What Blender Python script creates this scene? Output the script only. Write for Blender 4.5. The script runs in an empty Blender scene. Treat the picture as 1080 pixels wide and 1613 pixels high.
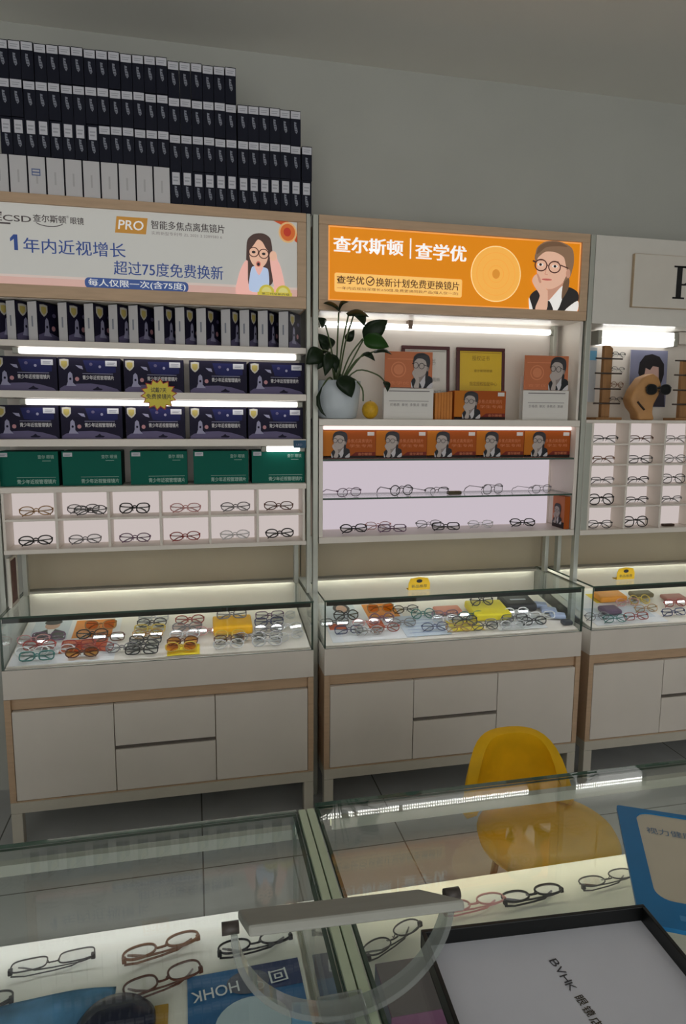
import bpy, bmesh, math, random
from mathutils import Matrix, Vector
random.seed(7)
S = bpy.context.scene
COL = S.collection
PI = math.pi

# ------------------------------------------------------------------ camera
cam_d = bpy.data.cameras.new('camera'); cam = bpy.data.objects.new('camera', cam_d); COL.objects.link(cam)
cam_d.sensor_fit = 'VERTICAL'; cam_d.sensor_height = 24.0; cam_d.sensor_width = 24.0
cam_d.lens = 24.0 * 1059.26 / 1613.0
cam_d.clip_start = 0.02
p_, y_, r_ = 0.13925184, 0.21912466, 0.00681312
fw = Vector((math.sin(y_), math.cos(y_), 0)); rt = Vector((math.cos(y_), -math.sin(y_), 0)); up = Vector((0, 0, 1))
fw2 = fw * math.cos(p_) - up * math.sin(p_); up2 = up * math.cos(p_) + fw * math.sin(p_)
rt2 = rt * math.cos(r_) + up2 * math.sin(r_); up3 = up2 * math.cos(r_) - rt * math.sin(r_)
cam.matrix_world = Matrix(((rt2.x, up3.x, -fw2.x, 0), (rt2.y, up3.y, -fw2.y, 0), (rt2.z, up3.z, -fw2.z, 1.70), (0, 0, 0, 1)))
S.camera = cam

# ------------------------------------------------------------------ view and world (daylight through the open shopfront behind the camera)
S.view_settings.view_transform = 'Standard'
S.view_settings.look = 'None'
S.view_settings.gamma = 1.0
S.view_settings.use_curve_mapping = False
S.view_settings.exposure = 0.0
W = bpy.data.worlds.new('daylight'); S.world = W; W.use_nodes = True
bg = W.node_tree.nodes['Background']
bg.inputs[0].default_value = (1.0, 1.0, 0.99, 1); bg.inputs[1].default_value = 1.58
LED_E = 3.0       # shelf tube lights
STRIP_E = 30.0     # LED strips inside the glass counters
PANEL_E = 0.66    # backlit panels behind the spectacles
SIGN_E = 0.62     # light-box signs

# ------------------------------------------------------------------ materials
def lin(c):
    c = c / 255.0
    return c / 12.92 if c <= 0.04045 else ((c + 0.055) / 1.055) ** 2.4
def L3(rgb): return (lin(rgb[0]), lin(rgb[1]), lin(rgb[2]), 1.0)
MATS = {}
def mat(name, rgb, rough=0.5, metal=0.0, emit=0.0, noise=0.06, scale=14.0, spec=0.4, stretch=None):
    """procedural surface: a base colour broken up a little by noise; emit only for things that give off light"""
    if name in MATS: return MATS[name]
    m = bpy.data.materials.new(name); m.use_nodes = True; nt = m.node_tree
    b = nt.nodes['Principled BSDF']
    b.inputs['Roughness'].default_value = rough; b.inputs['Metallic'].default_value = metal
    b.inputs['Specular IOR Level'].default_value = spec
    c = L3(rgb)
    if noise > 0:
        tc = nt.nodes.new('ShaderNodeTexCoord'); mp = nt.nodes.new('ShaderNodeMapping')
        if stretch: mp.inputs['Scale'].default_value = stretch
        n = nt.nodes.new('ShaderNodeTexNoise'); n.inputs['Scale'].default_value = scale; n.inputs['Detail'].default_value = 4
        r = nt.nodes.new('ShaderNodeValToRGB')
        r.color_ramp.elements[0].position = 0.3; r.color_ramp.elements[1].position = 0.7
        r.color_ramp.elements[0].color = tuple(x * (1 - noise) for x in c[:3]) + (1,)
        r.color_ramp.elements[1].color = tuple(min(1, x * (1 + noise)) for x in c[:3]) + (1,)
        nt.links.new(tc.outputs['Object'], mp.inputs[0]); nt.links.new(mp.outputs[0], n.inputs['Vector'])
        nt.links.new(n.outputs['Fac'], r.inputs[0]); nt.links.new(r.outputs[0], b.inputs['Base Color'])
    else:
        b.inputs['Base Color'].default_value = c
    if emit > 0:
        b.inputs['Emission Color'].default_value = c; b.inputs['Emission Strength'].default_value = emit
    MATS[name] = m; return m
def glow(name, rgb, strength):
    if name in MATS: return MATS[name]
    m = bpy.data.materials.new(name); m.use_nodes = True; nt = m.node_tree; nt.nodes.clear()
    e = nt.nodes.new('ShaderNodeEmission'); e.inputs[0].default_value = L3(rgb); e.inputs[1].default_value = strength
    o = nt.nodes.new('ShaderNodeOutputMaterial'); nt.links.new(e.outputs[0], o.inputs[0])
    MATS[name] = m; return m
def glass(name, tint, base=0.035, gain=0.85, rough=0.01, haze=0.0, hazec=(200, 200, 200)):
    """thin clear sheet: see-through with a reflection that grows at grazing angles"""
    if name in MATS: return MATS[name]
    m = bpy.data.materials.new(name); m.use_nodes = True; nt = m.node_tree; nt.nodes.clear()
    t = nt.nodes.new('ShaderNodeBsdfTransparent'); t.inputs[0].default_value = tint + (1,)
    g = nt.nodes.new('ShaderNodeBsdfGlossy'); g.inputs['Roughness'].default_value = rough; g.inputs[0].default_value = (1, 1, 1, 1)
    lw = nt.nodes.new('ShaderNodeLayerWeight'); lw.inputs['Blend'].default_value = 0.5
    pw = nt.nodes.new('ShaderNodeMath'); pw.operation = 'POWER'; pw.inputs[1].default_value = 5
    ma = nt.nodes.new('ShaderNodeMath'); ma.operation = 'MULTIPLY_ADD'; ma.inputs[1].default_value = gain; ma.inputs[2].default_value = base
    mx = nt.nodes.new('ShaderNodeMixShader'); o = nt.nodes.new('ShaderNodeOutputMaterial')
    nt.links.new(lw.outputs['Facing'], pw.inputs[0]); nt.links.new(pw.outputs[0], ma.inputs[0]); nt.links.new(ma.outputs[0], mx.inputs[0])
    nt.links.new(g.outputs[0], mx.inputs[2])
    if haze > 0:
        d = nt.nodes.new('ShaderNodeBsdfDiffuse'); d.inputs[0].default_value = L3(hazec)
        m2 = nt.nodes.new('ShaderNodeMixShader'); m2.inputs[0].default_value = haze
        nt.links.new(t.outputs[0], m2.inputs[1]); nt.links.new(d.outputs[0], m2.inputs[2]); nt.links.new(m2.outputs[0], mx.inputs[1])
    else:
        nt.links.new(t.outputs[0], mx.inputs[1])
    nt.links.new(mx.outputs[0], o.inputs[0])
    MATS[name] = m; return m

WHITE = mat('white_laminate', (224, 216, 206), 0.42, noise=0.03, scale=5)
WALLP = mat('wall_paint', (180, 181, 174), 0.8, noise=0.03, scale=3)
CEILP = mat('ceiling_paint', (228, 226, 218), 0.85, noise=0.02, scale=2)
WOODT = mat('tan_wood_trim', (196, 166, 136), 0.5, noise=0.07, scale=9, stretch=(1, 8, 8))
BEIGE = mat('beige_back_board', (172, 161, 138), 0.6, noise=0.03, scale=3)
METAL = mat('pale_painted_metal', (178, 180, 170), 0.4, metal=0.3, noise=0.03)
LEGM = mat('leg_paint', (196, 190, 176), 0.45, noise=0.03)
DARK = mat('dark_profile', (34, 36, 32), 0.35, noise=0.05)
GROOVE = mat('groove_metal', (120, 112, 104), 0.4, metal=0.5)
GLASS = glass('clear_glass', (0.965, 0.985, 0.975))
FGLASS = glass('frame_glass', (0.98, 0.98, 0.98), 0.008, 0.4)
GLEDGE = mat('green_glass_edge', (58, 80, 68), 0.45, noise=0.1)
BACKLIT = glow('backlit_white_panel', (240, 226, 236), PANEL_E)
BACKLIT2 = glow('backlit_cubby_panel', (240, 226, 222), PANEL_E * 1.0)
TUBE = glow('tube_light_white', (255, 252, 248), LED_E)
PINKTUBE = glow('tube_light_pinkish', (255, 226, 220), 1.3)
STRIP = glow('led_strip_white', (250, 250, 255), STRIP_E * 0.62)
STRIPC = glow('led_strip_cream', (255, 248, 216), STRIP_E * 0.72)
STRIPR = glow('led_strip_rear', (246, 252, 236), STRIP_E * 0.30)
BEAD = glow('led_bead_white', (252, 252, 246), 26.0)
TUBE2 = glow('tube_light_dim', (255, 253, 248), 1.6)
FIXT = mat('light_fixture', (150, 150, 140), 0.4)

# ------------------------------------------------------------------ mesh builder
_txt = {}
def text_mesh(body, bold=0.0):
    k = (body, bold)
    if k in _txt: return _txt[k]
    c = bpy.data.curves.new('lettering', 'FONT'); c.body = body; c.resolution_u = 3; c.offset = bold
    o = bpy.data.objects.new('lettering', c); COL.objects.link(o)
    bpy.context.view_layer.update()
    me = bpy.data.meshes.new_from_object(o.evaluated_get(bpy.context.evaluated_depsgraph_get()))
    vs = [(v.co.x, v.co.y) for v in me.vertices]; fs = [tuple(p.vertices) for p in me.polygons]
    bpy.data.objects.remove(o); bpy.data.curves.remove(c); bpy.data.meshes.remove(me)
    x0 = min(v[0] for v in vs); x1 = max(v[0] for v in vs); y0 = min(v[1] for v in vs); y1 = max(v[1] for v in vs)
    vs = [((v[0] - x0) / (x1 - x0), (v[1] - y0) / (y1 - y0)) for v in vs]
    _txt[k] = (vs, fs); return _txt[k]

class MB:
    def __init__(s): s.bm = bmesh.new(); s.mats = []
    def mi(s, m):
        if m not in s.mats: s.mats.append(m)
        return s.mats.index(m)
    def box(s, x0, x1, y0, y1, z0, z1, m, bev=0.0, M=None, faces=None):
        """faces: {'front','back','left','right','top','bottom': material}"""
        bm = bmesh.new()
        v = [bm.verts.new(p) for p in ((x0,y0,z0),(x1,y0,z0),(x1,y1,z0),(x0,y1,z0),(x0,y0,z1),(x1,y0,z1),(x1,y1,z1),(x0,y1,z1))]
        q = {'front':(0,1,5,4),'right':(1,2,6,5),'back':(2,3,7,6),'left':(3,0,4,7),'top':(4,5,6,7),'bottom':(3,2,1,0)}
        d = s.mi(m)
        for k, ids in q.items():
            f = bm.faces.new([v[i] for i in ids])
            f.material_index = s.mi(faces[k]) if faces and k in faces else d
        if bev > 0:
            bmesh.ops.bevel(bm, geom=list(bm.edges), offset=bev, segments=2, profile=0.5, affect='EDGES', clamp_overlap=True)
        s._merge(bm, M)
        return s
    def _merge(s, bm, M=None):
        mp = {}
        for v in bm.verts:
            mp[v] = s.bm.verts.new((M @ v.co) if M is not None else v.co)
        for f in bm.faces:
            try:
                g = s.bm.faces.new([mp[v] for v in f.verts]); g.material_index = f.material_index; g.smooth = f.smooth
            except ValueError: pass
        bm.free()
    def poly(s, pts, m):
        f = s.bm.faces.new([s.bm.verts.new(p) for p in pts]); f.material_index = s.mi(m); return f
    def tube(s, pts, r, m, closed=False, seg=6, flat=None):
        pts = [Vector(p) for p in pts]; n = len(pts); rings = []
        prev = None
        for i, p in enumerate(pts):
            if closed: t = pts[(i+1) % n] - pts[i-1]
            else: t = pts[min(i+1, n-1)] - pts[max(i-1, 0)]
            t.normalize()
            if prev is None:
                a = Vector((0,0,1)) if abs(t.z) < 0.9 else Vector((0,1,0))
                nn = t.cross(a).normalized()
            else:
                nn = (prev - t * prev.dot(t)).normalized()
            prev = nn; b = t.cross(nn)
            rr = r[i] if isinstance(r, (list, tuple)) else r
            rings.append([s.bm.verts.new(p + (nn * math.cos(2*PI*k/seg) + b * math.sin(2*PI*k/seg)) * rr) for k in range(seg)])
        d = s.mi(m)
        for i in range(n if closed else n-1):
            A = rings[i]; B = rings[(i+1) % n]
            off = 0
            if closed and i == n-1:
                off = min(range(seg), key=lambda o: (A[0].co - B[o].co).length)
            for k in range(seg):
                f = s.bm.faces.new((A[k], A[(k+1) % seg], B[(k+1+off) % seg], B[(k+off) % seg])); f.material_index = d; f.smooth = True
        if not closed:
            for R, rev in ((rings[0], True), (rings[-1], False)):
                f = s.bm.faces.new(R[::-1] if rev else R); f.material_index = d
        return s
    def lathe(s, prof, m, seg=28, c=(0,0,0), sx=1.0, sy=1.0, cap=True):
        d = s.mi(m); rings = []
        for r, z in prof:
            rings.append([s.bm.verts.new((c[0] + r*sx*math.cos(2*PI*k/seg), c[1] + r*sy*math.sin(2*PI*k/seg), c[2]+z)) for k in range(seg)])
        for A, B in zip(rings, rings[1:]):
            for k in range(seg):
                f = s.bm.faces.new((A[k], A[(k+1)%seg], B[(k+1)%seg], B[k])); f.material_index = d; f.smooth = True
        if cap:
            f = s.bm.faces.new(rings[0][::-1]); f.material_index = d
            f = s.bm.faces.new(rings[-1]); f.material_index = d
        return s
    def prism(s, pts2, y0, y1, m, bev=0.0, smooth=False):
        """outline in x,z pushed from y0 to y1"""
        bm = bmesh.new(); d = s.mi(m)
        a = [bm.verts.new((p[0], y0, p[1])) for p in pts2]; b = [bm.verts.new((p[0], y1, p[1])) for p in pts2]
        n = len(pts2)
        bm.faces.new(a); bm.faces.new(b[::-1])
        for i in range(n): bm.faces.new((a[(i+1)%n], a[i], b[i], b[(i+1)%n]))
        bmesh.ops.recalc_face_normals(bm, faces=list(bm.faces))
        if bev: bmesh.ops.bevel(bm, geom=[e for e in bm.edges], offset=bev, segments=3, profile=0.5, affect='EDGES', clamp_overlap=True)
        for f in bm.faces: f.material_index = d; f.smooth = smooth
        s._merge(bm); return s
    def canvas(s, O, u=(1,0,0), v=(0,0,1)): return Canvas(s, O, u, v)
    def mesh(s, name):
        me = bpy.data.meshes.new(name); s.bm.to_mesh(me); s.bm.free()
        for m in s.mats: me.materials.append(m)
        return me
    def build(s, name, parent=None, loc=(0,0,0), rot=(0,0,0), label=None):
        o = bpy.data.objects.new(name, s.mesh(name)); COL.objects.link(o)
        o.location = loc; o.rotation_euler = rot
        if parent: o.parent = parent
        if label: o['label'] = label
        return o

class Canvas:
    """flat print on a face: shapes laid a hair apart, in metres along u and v"""
    def __init__(s, mb, O, u, v):
        s.mb = mb; s.O = Vector(O); s.u = Vector(u).normalized(); s.v = Vector(v).normalized(); s.n = s.u.cross(s.v).normalized()
    def P(s, x, y, l): return s.O + s.u*x + s.v*y + s.n*(0.0004 + 0.0004*l)
    def poly(s, pts, m, l=0):
        vs = [s.mb.bm.verts.new(s.P(x, y, l)) for x, y in pts]
        f = s.mb.bm.faces.new(vs)
        f.normal_update()
        if f.normal.dot(s.n) < 0: f.normal_flip()
        f.material_index = s.mb.mi(m)
        if len(vs) > 4: bmesh.ops.triangulate(s.mb.bm, faces=[f])
        return s
    def rect(s, x0, x1, y0, y1, m, l=0): return s.poly([(x0,y0),(x1,y0),(x1,y1),(x0,y1)], m, l)
    def rrect(s, x0, x1, y0, y1, r, m, l=0):
        pts = []
        for cx, cy, a in ((x1-r,y0+r,-90),(x1-r,y1-r,0),(x0+r,y1-r,90),(x0+r,y0+r,180)):
            for k in range(5):
                t = math.radians(a + k*22.5); pts.append((cx+r*math.cos(t), cy+r*math.sin(t)))
        return s.poly(pts, m, l)
    def ell(s, cx, cy, rx, ry, m, l=0, n=28): return s.poly([(cx+rx*math.cos(2*PI*k/n), cy+ry*math.sin(2*PI*k/n)) for k in range(n)], m, l)
    def ring(s, cx, cy, rx, ry, w, m, l=0, n=28, a0=0.0, a1=2*PI):
        for k in range(n):
            a = a0+(a1-a0)*k/n; b = a0+(a1-a0)*(k+1)/n
            s.poly([(cx+rx*math.cos(a), cy+ry*math.sin(a)), (cx+rx*math.cos(b), cy+ry*math.sin(b)),
                    (cx+(rx-w)*math.cos(b), cy+(ry-w)*math.sin(b)), (cx+(rx-w)*math.cos(a), cy+(ry-w)*math.sin(a))], m, l)
        return s
    def line(s, x0, y0, x1, y1, w, m, l=0):
        d = Vector((x1-x0, y1-y0)); d.normalize(); q = Vector((-d.y, d.x))*w/2
        return s.poly([(x0-q.x,y0-q.y),(x1-q.x,y1-q.y),(x1+q.x,y1+q.y),(x0+q.x,y0+q.y)], m, l)
    def text(s, body, x0, x1, y0, y1, m, l=1, bold=0.0, skew=0.0, rot=0.0):
        vs, fs = text_mesh(body, bold); mi = s.mb.mi(m)
        cx, cy = (x0+x1)/2, (y0+y1)/2; ca, sa = math.cos(rot), math.sin(rot)
        bv = []
        for a, b in vs:
            x = (a-0.5)*(x1-x0) + skew*(b-0.5)*(y1-y0); y = (b-0.5)*(y1-y0)
            bv.append(s.mb.bm.verts.new(s.P(cx + x*ca - y*sa, cy + x*sa + y*ca, l)))
        for f in fs:
            try:
                g = s.mb.bm.faces.new([bv[i] for i in f]); g.material_index = mi; g.normal_update()
                if g.normal.dot(s.n) < 0: g.normal_flip()
            except ValueError: pass
        return s

def thing(name, label, cat, loc=(0,0,0), rot=(0,0,0), group=None):
    o = bpy.data.objects.new(name, None); COL.objects.link(o); o.empty_display_size = 0.05
    o.location = loc; o.rotation_euler = rot; o['label'] = label; o['category'] = cat
    if group: o['group'] = group
    return o
def tag(o, label, cat, group=None):
    o['label'] = label; o['category'] = cat
    if group: o['group'] = group
    return o
def struct(mb, name, label, cat):
    o = mb.build(name); o['kind'] = 'structure'; o['label'] = label; o['category'] = cat; return o
ORD = ['zeroth','first','second','third','fourth','fifth','sixth','seventh','eighth','ninth','tenth','eleventh','twelfth','thirteenth',
       'fourteenth','fifteenth','sixteenth','seventeenth','eighteenth','nineteenth','twentieth','twenty-first','twenty-second']

# ------------------------------------------------------------------ room
WY = 3.14; CZ = 3.25
def floor_mat():
    m = bpy.data.materials.new('grey_floor_tiles'); m.use_nodes = True; nt = m.node_tree; b = nt.nodes['Principled BSDF']
    tc = nt.nodes.new('ShaderNodeTexCoord'); br = nt.nodes.new('ShaderNodeTexBrick'); n = nt.nodes.new('ShaderNodeTexNoise')
    n.inputs['Scale'].default_value = 4; n.inputs['Detail'].default_value = 6
    br.offset = 0.0; br.inputs['Scale'].default_value = 1.0; br.inputs['Brick Width'].default_value = 0.8; br.inputs['Row Height'].default_value = 0.8
    br.inputs['Mortar Size'].default_value = 0.003
    br.inputs['Color1'].default_value = L3((198, 200, 202)); br.inputs['Color2'].default_value = L3((204, 206, 208)); br.inputs['Mortar'].default_value = L3((90, 88, 86))
    mx = nt.nodes.new('ShaderNodeMix'); mx.data_type = 'RGBA'; mx.blend_type = 'MULTIPLY'; mx.inputs['Factor'].default_value = 0.35
    nt.links.new(tc.outputs['Object'], br.inputs['Vector']); nt.links.new(tc.outputs['Object'], n.inputs['Vector'])
    nt.links.new(br.outputs['Color'], mx.inputs['A']); nt.links.new(n.outputs['Fac'], mx.inputs['B']); nt.links.new(mx.outputs['Result'], b.inputs['Base Color'])
    b.inputs['Roughness'].default_value = 0.28
    return m
struct(MB().box(-3.4, 3.5, -3.3, WY+0.12, -0.1, 0, floor_mat()), 'floor', 'grey tiled shop floor under the cabinets', 'floor')
struct(MB().box(-3.4, 3.5, -3.3, WY+0.12, CZ, CZ+0.1, CEILP), 'ceiling', 'plain pale painted ceiling above the cabinets', 'ceiling')
struct(MB().box(-3.4, 3.5, WY, WY+0.12, 0, CZ, WALLP), 'wall_back', 'plain pale wall behind the three display cabinets', 'wall')
struct(MB().box(-3.5, -3.4, -3.3, WY+0.12, 0, CZ, WALLP), 'wall_left', 'plain pale side wall beside the white box stack', 'wall')
struct(MB().box(3.5, 3.6, -3.3, WY+0.12, 0, CZ, WALLP), 'wall_right', 'plain pale side wall beyond the wooden racks', 'wall')

# ------------------------------------------------------------------ print palettes
def P(name, rgb, emit): return mat(name, rgb, 0.5, emit=emit, noise=0.0) if emit else mat(name, rgb, 0.55, noise=0.0)
def palette(pre, emit, grey=False):
    d = dict(skin=(214,170,146), skin2=(186,138,116), hair=(104,78,58), hair2=(126,98,76), dark=(36,32,32), white=(226,222,218), lip=(178,96,88),
             spec=(70,40,34), blue=(170,186,214))
    if grey:
        d = dict(skin=(182,170,164), skin2=(146,134,130), hair=(36,34,38), hair2=(52,50,54), dark=(20,22,30), white=(200,196,200), lip=(96,80,80), spec=(24,24,28), blue=(150,150,160))
    return {k: P(pre + '_' + k, v, emit) for k, v in d.items()}
LIT = palette('lit_print', SIGN_E); GREY = palette('card_print', 0, True); CARD = palette('colour_print', 0)

def rounded(pts, n=4, t=0.8):
    """closed outline smoothed through its corners"""
    out = []; N = len(pts)
    for i in range(N):
        p0, p1, p2, p3 = (Vector(pts[(i+k) % N]) for k in (-1, 0, 1, 2))
        for k in range(n):
            q = k/n; a = (p2-p0)*0.5*t; b = (p3-p1)*0.5*t
            v = p1*(2*q**3-3*q**2+1) + a*(q**3-2*q**2+q) + p2*(-2*q**3+3*q**2) + b*(q**3-q**2)
            out.append((v.x, v.y))
    return out
def portrait_leaning(cv, X, Y, pal, l=2, detail=True):
    """schoolgirl in a waistcoat, chin on hand, round spectacles; X,Y map drawing units to the canvas"""
    def pg(pts, c, k): cv.poly([(X(x), Y(y)) for x, y in rounded(pts)], pal[c], l+k)
    sx = abs(X(1)-X(0)); sy = abs(Y(1)-Y(0))
    def el(x, y, rx, ry, c, k): cv.ell(X(x), Y(y), rx*sx, ry*sy, pal[c], l+k, 20)
    pg([(640,300),(645,190),(700,128),(800,116),(900,130),(950,200),(955,300),(930,420),(880,470)], 'hair2', 0)
    pg([(750,500),(870,440),(885,570),(790,640),(745,620)], 'skin2', 1)
    pg([(655,250),(700,178),(780,158),(855,190),(895,300),(905,380),(870,470),(800,520),(740,530),(690,490),(655,420),(645,320)], 'skin', 2)
    pg([(632,290),(640,180),(710,116),(830,108),(938,160),(960,280),(930,420),(896,330),(872,245),(800,205),(715,205),(662,250)], 'hair2', 3)
    pg([(640,230),(660,160),(740,118),(830,116),(900,150),(820,150),(720,165),(665,215)], 'hair', 4)
    el(915, 385, 20, 40, 'skin2', 4)
    pg([(598,606),(650,545),(700,560),(690,715),(625,715)], 'dark', 3)
    pg([(872,545),(930,505),(1008,548),(1008,640),(900,718),(825,715)], 'dark', 3)
    pg([(745,640),(770,622),(868,498),(884,560),(838,715),(735,715)], 'white', 4)
    pg([(900,718),(1008,622),(1008,718)], 'white', 4)
    pg([(592,612),(628,718),(600,718)], 'white', 4)
    pg([(745,645),(768,640),(800,715),(735,715)], 'dark', 5)
    pg([(876,475),(925,430),(922,520),(870,615)], 'hair', 5)
    pg([(622,430),(648,408),(672,470),(738,535),(748,560),(745,715),(648,715),(682,595),(640,525),(612,470)], 'skin', 6)
    if detail:
        pg([(648,408),(660,405),(690,470),(672,480)], 'skin2', 7)
    for cx, cy in ((680,325),(795,335)):
        cv.ring(X(cx), Y(cy), 54*sx, 55*sy, 9*max(sx,sy), pal['spec'], l+7, 22)
    cv.line(X(734), Y(322), X(742), Y(322), 9*sy, pal['spec'], l+7)
    cv.line(X(846), Y(315), X(912), Y(338), 10*sy, pal['spec'], l+7)
    cv.line(X(610), Y(290), X(634), Y(300), 14*sy, pal['spec'], l+7)
    if detail:
        for cx, cy in ((676,320),(798,328)):
            el(cx, cy, 24, 12, 'white', 6); el(cx, cy, 12, 12, 'dark', 7)
            cv.line(X(cx-30), Y(cy-38), X(cx+30), Y(cy-42), 7*sy, pal['hair'], l+6)
        cv.line(X(728), Y(350), X(716), Y(402), 6*sx, pal['skin2'], l+6); cv.line(X(716), Y(402), X(742), Y(406), 6*sy, pal['skin2'], l+6)
        el(735, 448, 44, 9, 'lip', 6)
def unit_map(x0, x1, y0, y1):
    """maps the portrait's drawing units to a rectangle of the canvas"""
    return (lambda x: x0 + (x-590)/420.0*(x1-x0)), (lambda y: y1 - (y-112)/606.0*(y1-y0))

def portrait_surprised(cv, l=3):
    X = lambda x: 0.19 + (x-602)*0.000614
    Y = lambda y: 2.428 - (y-166)*0.000595
    pal = LIT; sx, sy = 0.000614, 0.000595
    dk = P('lit_dark_hair', (66, 48, 44), SIGN_E); pk = P('lit_pink_skin', (222, 168, 158), SIGN_E)
    def pg(pts, m, k): cv.poly([(X(x), Y(y)) for x, y in rounded(pts)], m, l+k)
    pg([(660,300),(668,215),(710,175),(770,168),(815,195),(828,260),(832,350),(832,475),(795,505),(760,420),(700,420),(690,490),(660,495),(656,420)], dk, 0)
    pg([(600,575),(608,450),(640,370),(668,352),(672,500),(740,545),(830,540),(835,575)], pk, 1)
    pg([(676,540),(690,400),(720,380),(760,385),(800,400),(806,500),(780,545)], pal['blue'], 2)
    pg([(712,385),(740,440),(768,385),(764,350),(716,350)], pk, 3)
    cv.ell(X(740), Y(300), 62*sx, 92*sy, pal['skin'], l+4)
    pg([(672,285),(676,215),(715,182),(765,178),(808,210),(818,285),(790,268),(765,225),(735,210),(705,250)], dk, 5)
    pg([(832,470),(812,335),(826,288),(850,290),(862,335),(884,385),(912,530),(850,545)], pk, 5)
    cv.ell(X(834), Y(310), 24*sx, 32*sy, pal['skin'], l+6)
    for cx, cy in ((707,292),(772,300)):
        cv.ring(X(cx), Y(cy), 34*sx, 33*sy, 0.0036, pal['spec'], l+7)
        cv.ell(X(cx), Y(cy), 12*sx, 9*sy, pal['dark'], l+6, 14)
    cv.line(X(738), Y(294), X(742), Y(294), 0.003, pal['spec'], l+7)
    cv.ell(X(737), Y(367), 15*sx, 18*sy, pal['lip'], l+6, 16)
    cv.ell(X(737), Y(369), 9*sx, 11*sy, pal['dark'], l+7, 14)

def sign_cream(mb, y):
    """printed light-box face of the first cabinet, world x,z"""
    cv = mb.canvas((0, y, 0)); E = SIGN_E*0.42
    base = P('lit_cream', (202, 201, 196), E); cv.rect(-0.698, 0.430, 2.187, 2.478, base, 0)
    cv.rect(-0.698, 0.430, 2.187, 2.215, P('lit_pale_pink', (232, 190, 180), E), 1)
    cv.rect(-0.698, 0.430, 2.215, 2.224, P('lit_paler_pink', (230, 210, 202), E), 1)
    tx = P('lit_dark_text', (74, 66, 66), E); bl = P('lit_blue_text', (48, 74, 140), E); wt = P('lit_white_text', (240, 240, 240), E)
    cv.text('ECSD', -0.690, -0.568, 2.412, 2.434, tx, 2, 0.010)
    cv.line(-0.698, 2.404, -0.640, 2.404, 0.006, tx, 2); cv.line(-0.690, 2.440, -0.668, 2.440, 0.007, tx, 2)
    cv.text('查尔斯顿', -0.562, -0.445, 2.415, 2.443, tx, 2, 0.010)
    for k in range(8):
        a = PI*1.12 + k*PI*0.76/8; b = PI*1.12 + (k+1)*PI*0.76/8
        cv.line(-0.505+0.05*math.cos(a), 2.420+0.018*math.sin(a), -0.505+0.05*math.cos(b), 2.420+0.018*math.sin(b), 0.003, tx, 3)
    cv.text('®', -0.444, -0.436, 2.436, 2.445, tx, 2)
    cv.text('眼镜', -0.431, -0.383, 2.415, 2.441, tx, 2, 0.010)
    cv.rect(-0.632, -0.619, 2.310, 2.366, bl, 2); cv.poly([(-0.645,2.352),(-0.632,2.366),(-0.632,2.350),(-0.645,2.340)], bl, 2)
    for q in (-0.0005, 0.0005): cv.text('年内近视增长', -0.600+q, -0.236+q, 2.304, 2.357, bl, 2 if q < 0 else 3)
    cv.poly([(-0.272,2.395),(-0.158,2.395),(-0.150,2.455),(-0.264,2.455)], P('lit_gold', (196, 140, 58), E), 2)
    cv.text('PRO', -0.258, -0.166, 2.408, 2.443, wt, 3, 0.010, skew=0.1)
    for q in (-0.0005, 0.0005): cv.text('智能多焦点离焦镜片', -0.138+q, 0.141+q, 2.417, 2.449, tx, 2 if q < 0 else 3)
    cv.text('实用新型专利号 ZL 2021 2 2289583 6', -0.137, 0.131, 2.396, 2.409, P('lit_grey_text', (140, 132, 130), E), 2)
    for q in (-0.0005, 0.0005): cv.text('超过75度免费换新', -0.281+q, 0.133+q, 2.240, 2.292, bl, 2 if q < 0 else 3)
    cv.rrect(-0.389, -0.003, 2.186, 2.225, 0.015, P('lit_pill_blue', (62, 88, 150), E), 2)
    for q in (-0.0005, 0.0005): cv.text('每人仅限一次(含75度)', -0.376+q, -0.014+q, 2.190, 2.221, wt, 3 if q < 0 else 4)
    portrait_surprised(cv)
    og = P('lit_orange_red', (206, 84, 40), E)
    cv.poly([(0.335,2.478),(0.395,2.478),(0.400,2.460),(0.372,2.462)], og, 2); cv.poly([(0.418,2.430),(0.430,2.436),(0.430,2.400),(0.420,2.405)], og, 2)
    cv.ell(0.392, 2.437, 0.037, 0.040, P('lit_peach', (236, 190, 130), E), 3); cv.ell(0.392, 2.437, 0.030, 0.033, P('lit_orange', (222, 112, 48), E), 4)
    cv.ell(0.390, 2.438, 0.015, 0.017, P('lit_red', (200, 60, 40), E), 5)
    yg = P('lit_yellow_green', (222, 206, 76), E); yg2 = P('lit_yellow_light', (238, 228, 140), E)
    for cx in (0.305, 0.372):
        cv.poly([(cx+0.031*math.cos(a*PI/12), 2.200+0.030*math.sin(a*PI/12)) for a in range(13)], yg, 11)
        cv.poly([(cx+0.020*math.cos(a*PI/12), 2.201+0.020*math.sin(a*PI/12)) for a in range(13)], yg2, 12)
    cv.rect(0.268, 0.408, 2.188, 2.201, yg, 11); cv.text('第二代全新升级', 0.285, 0.398, 2.190, 2.199, tx, 12)

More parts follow.
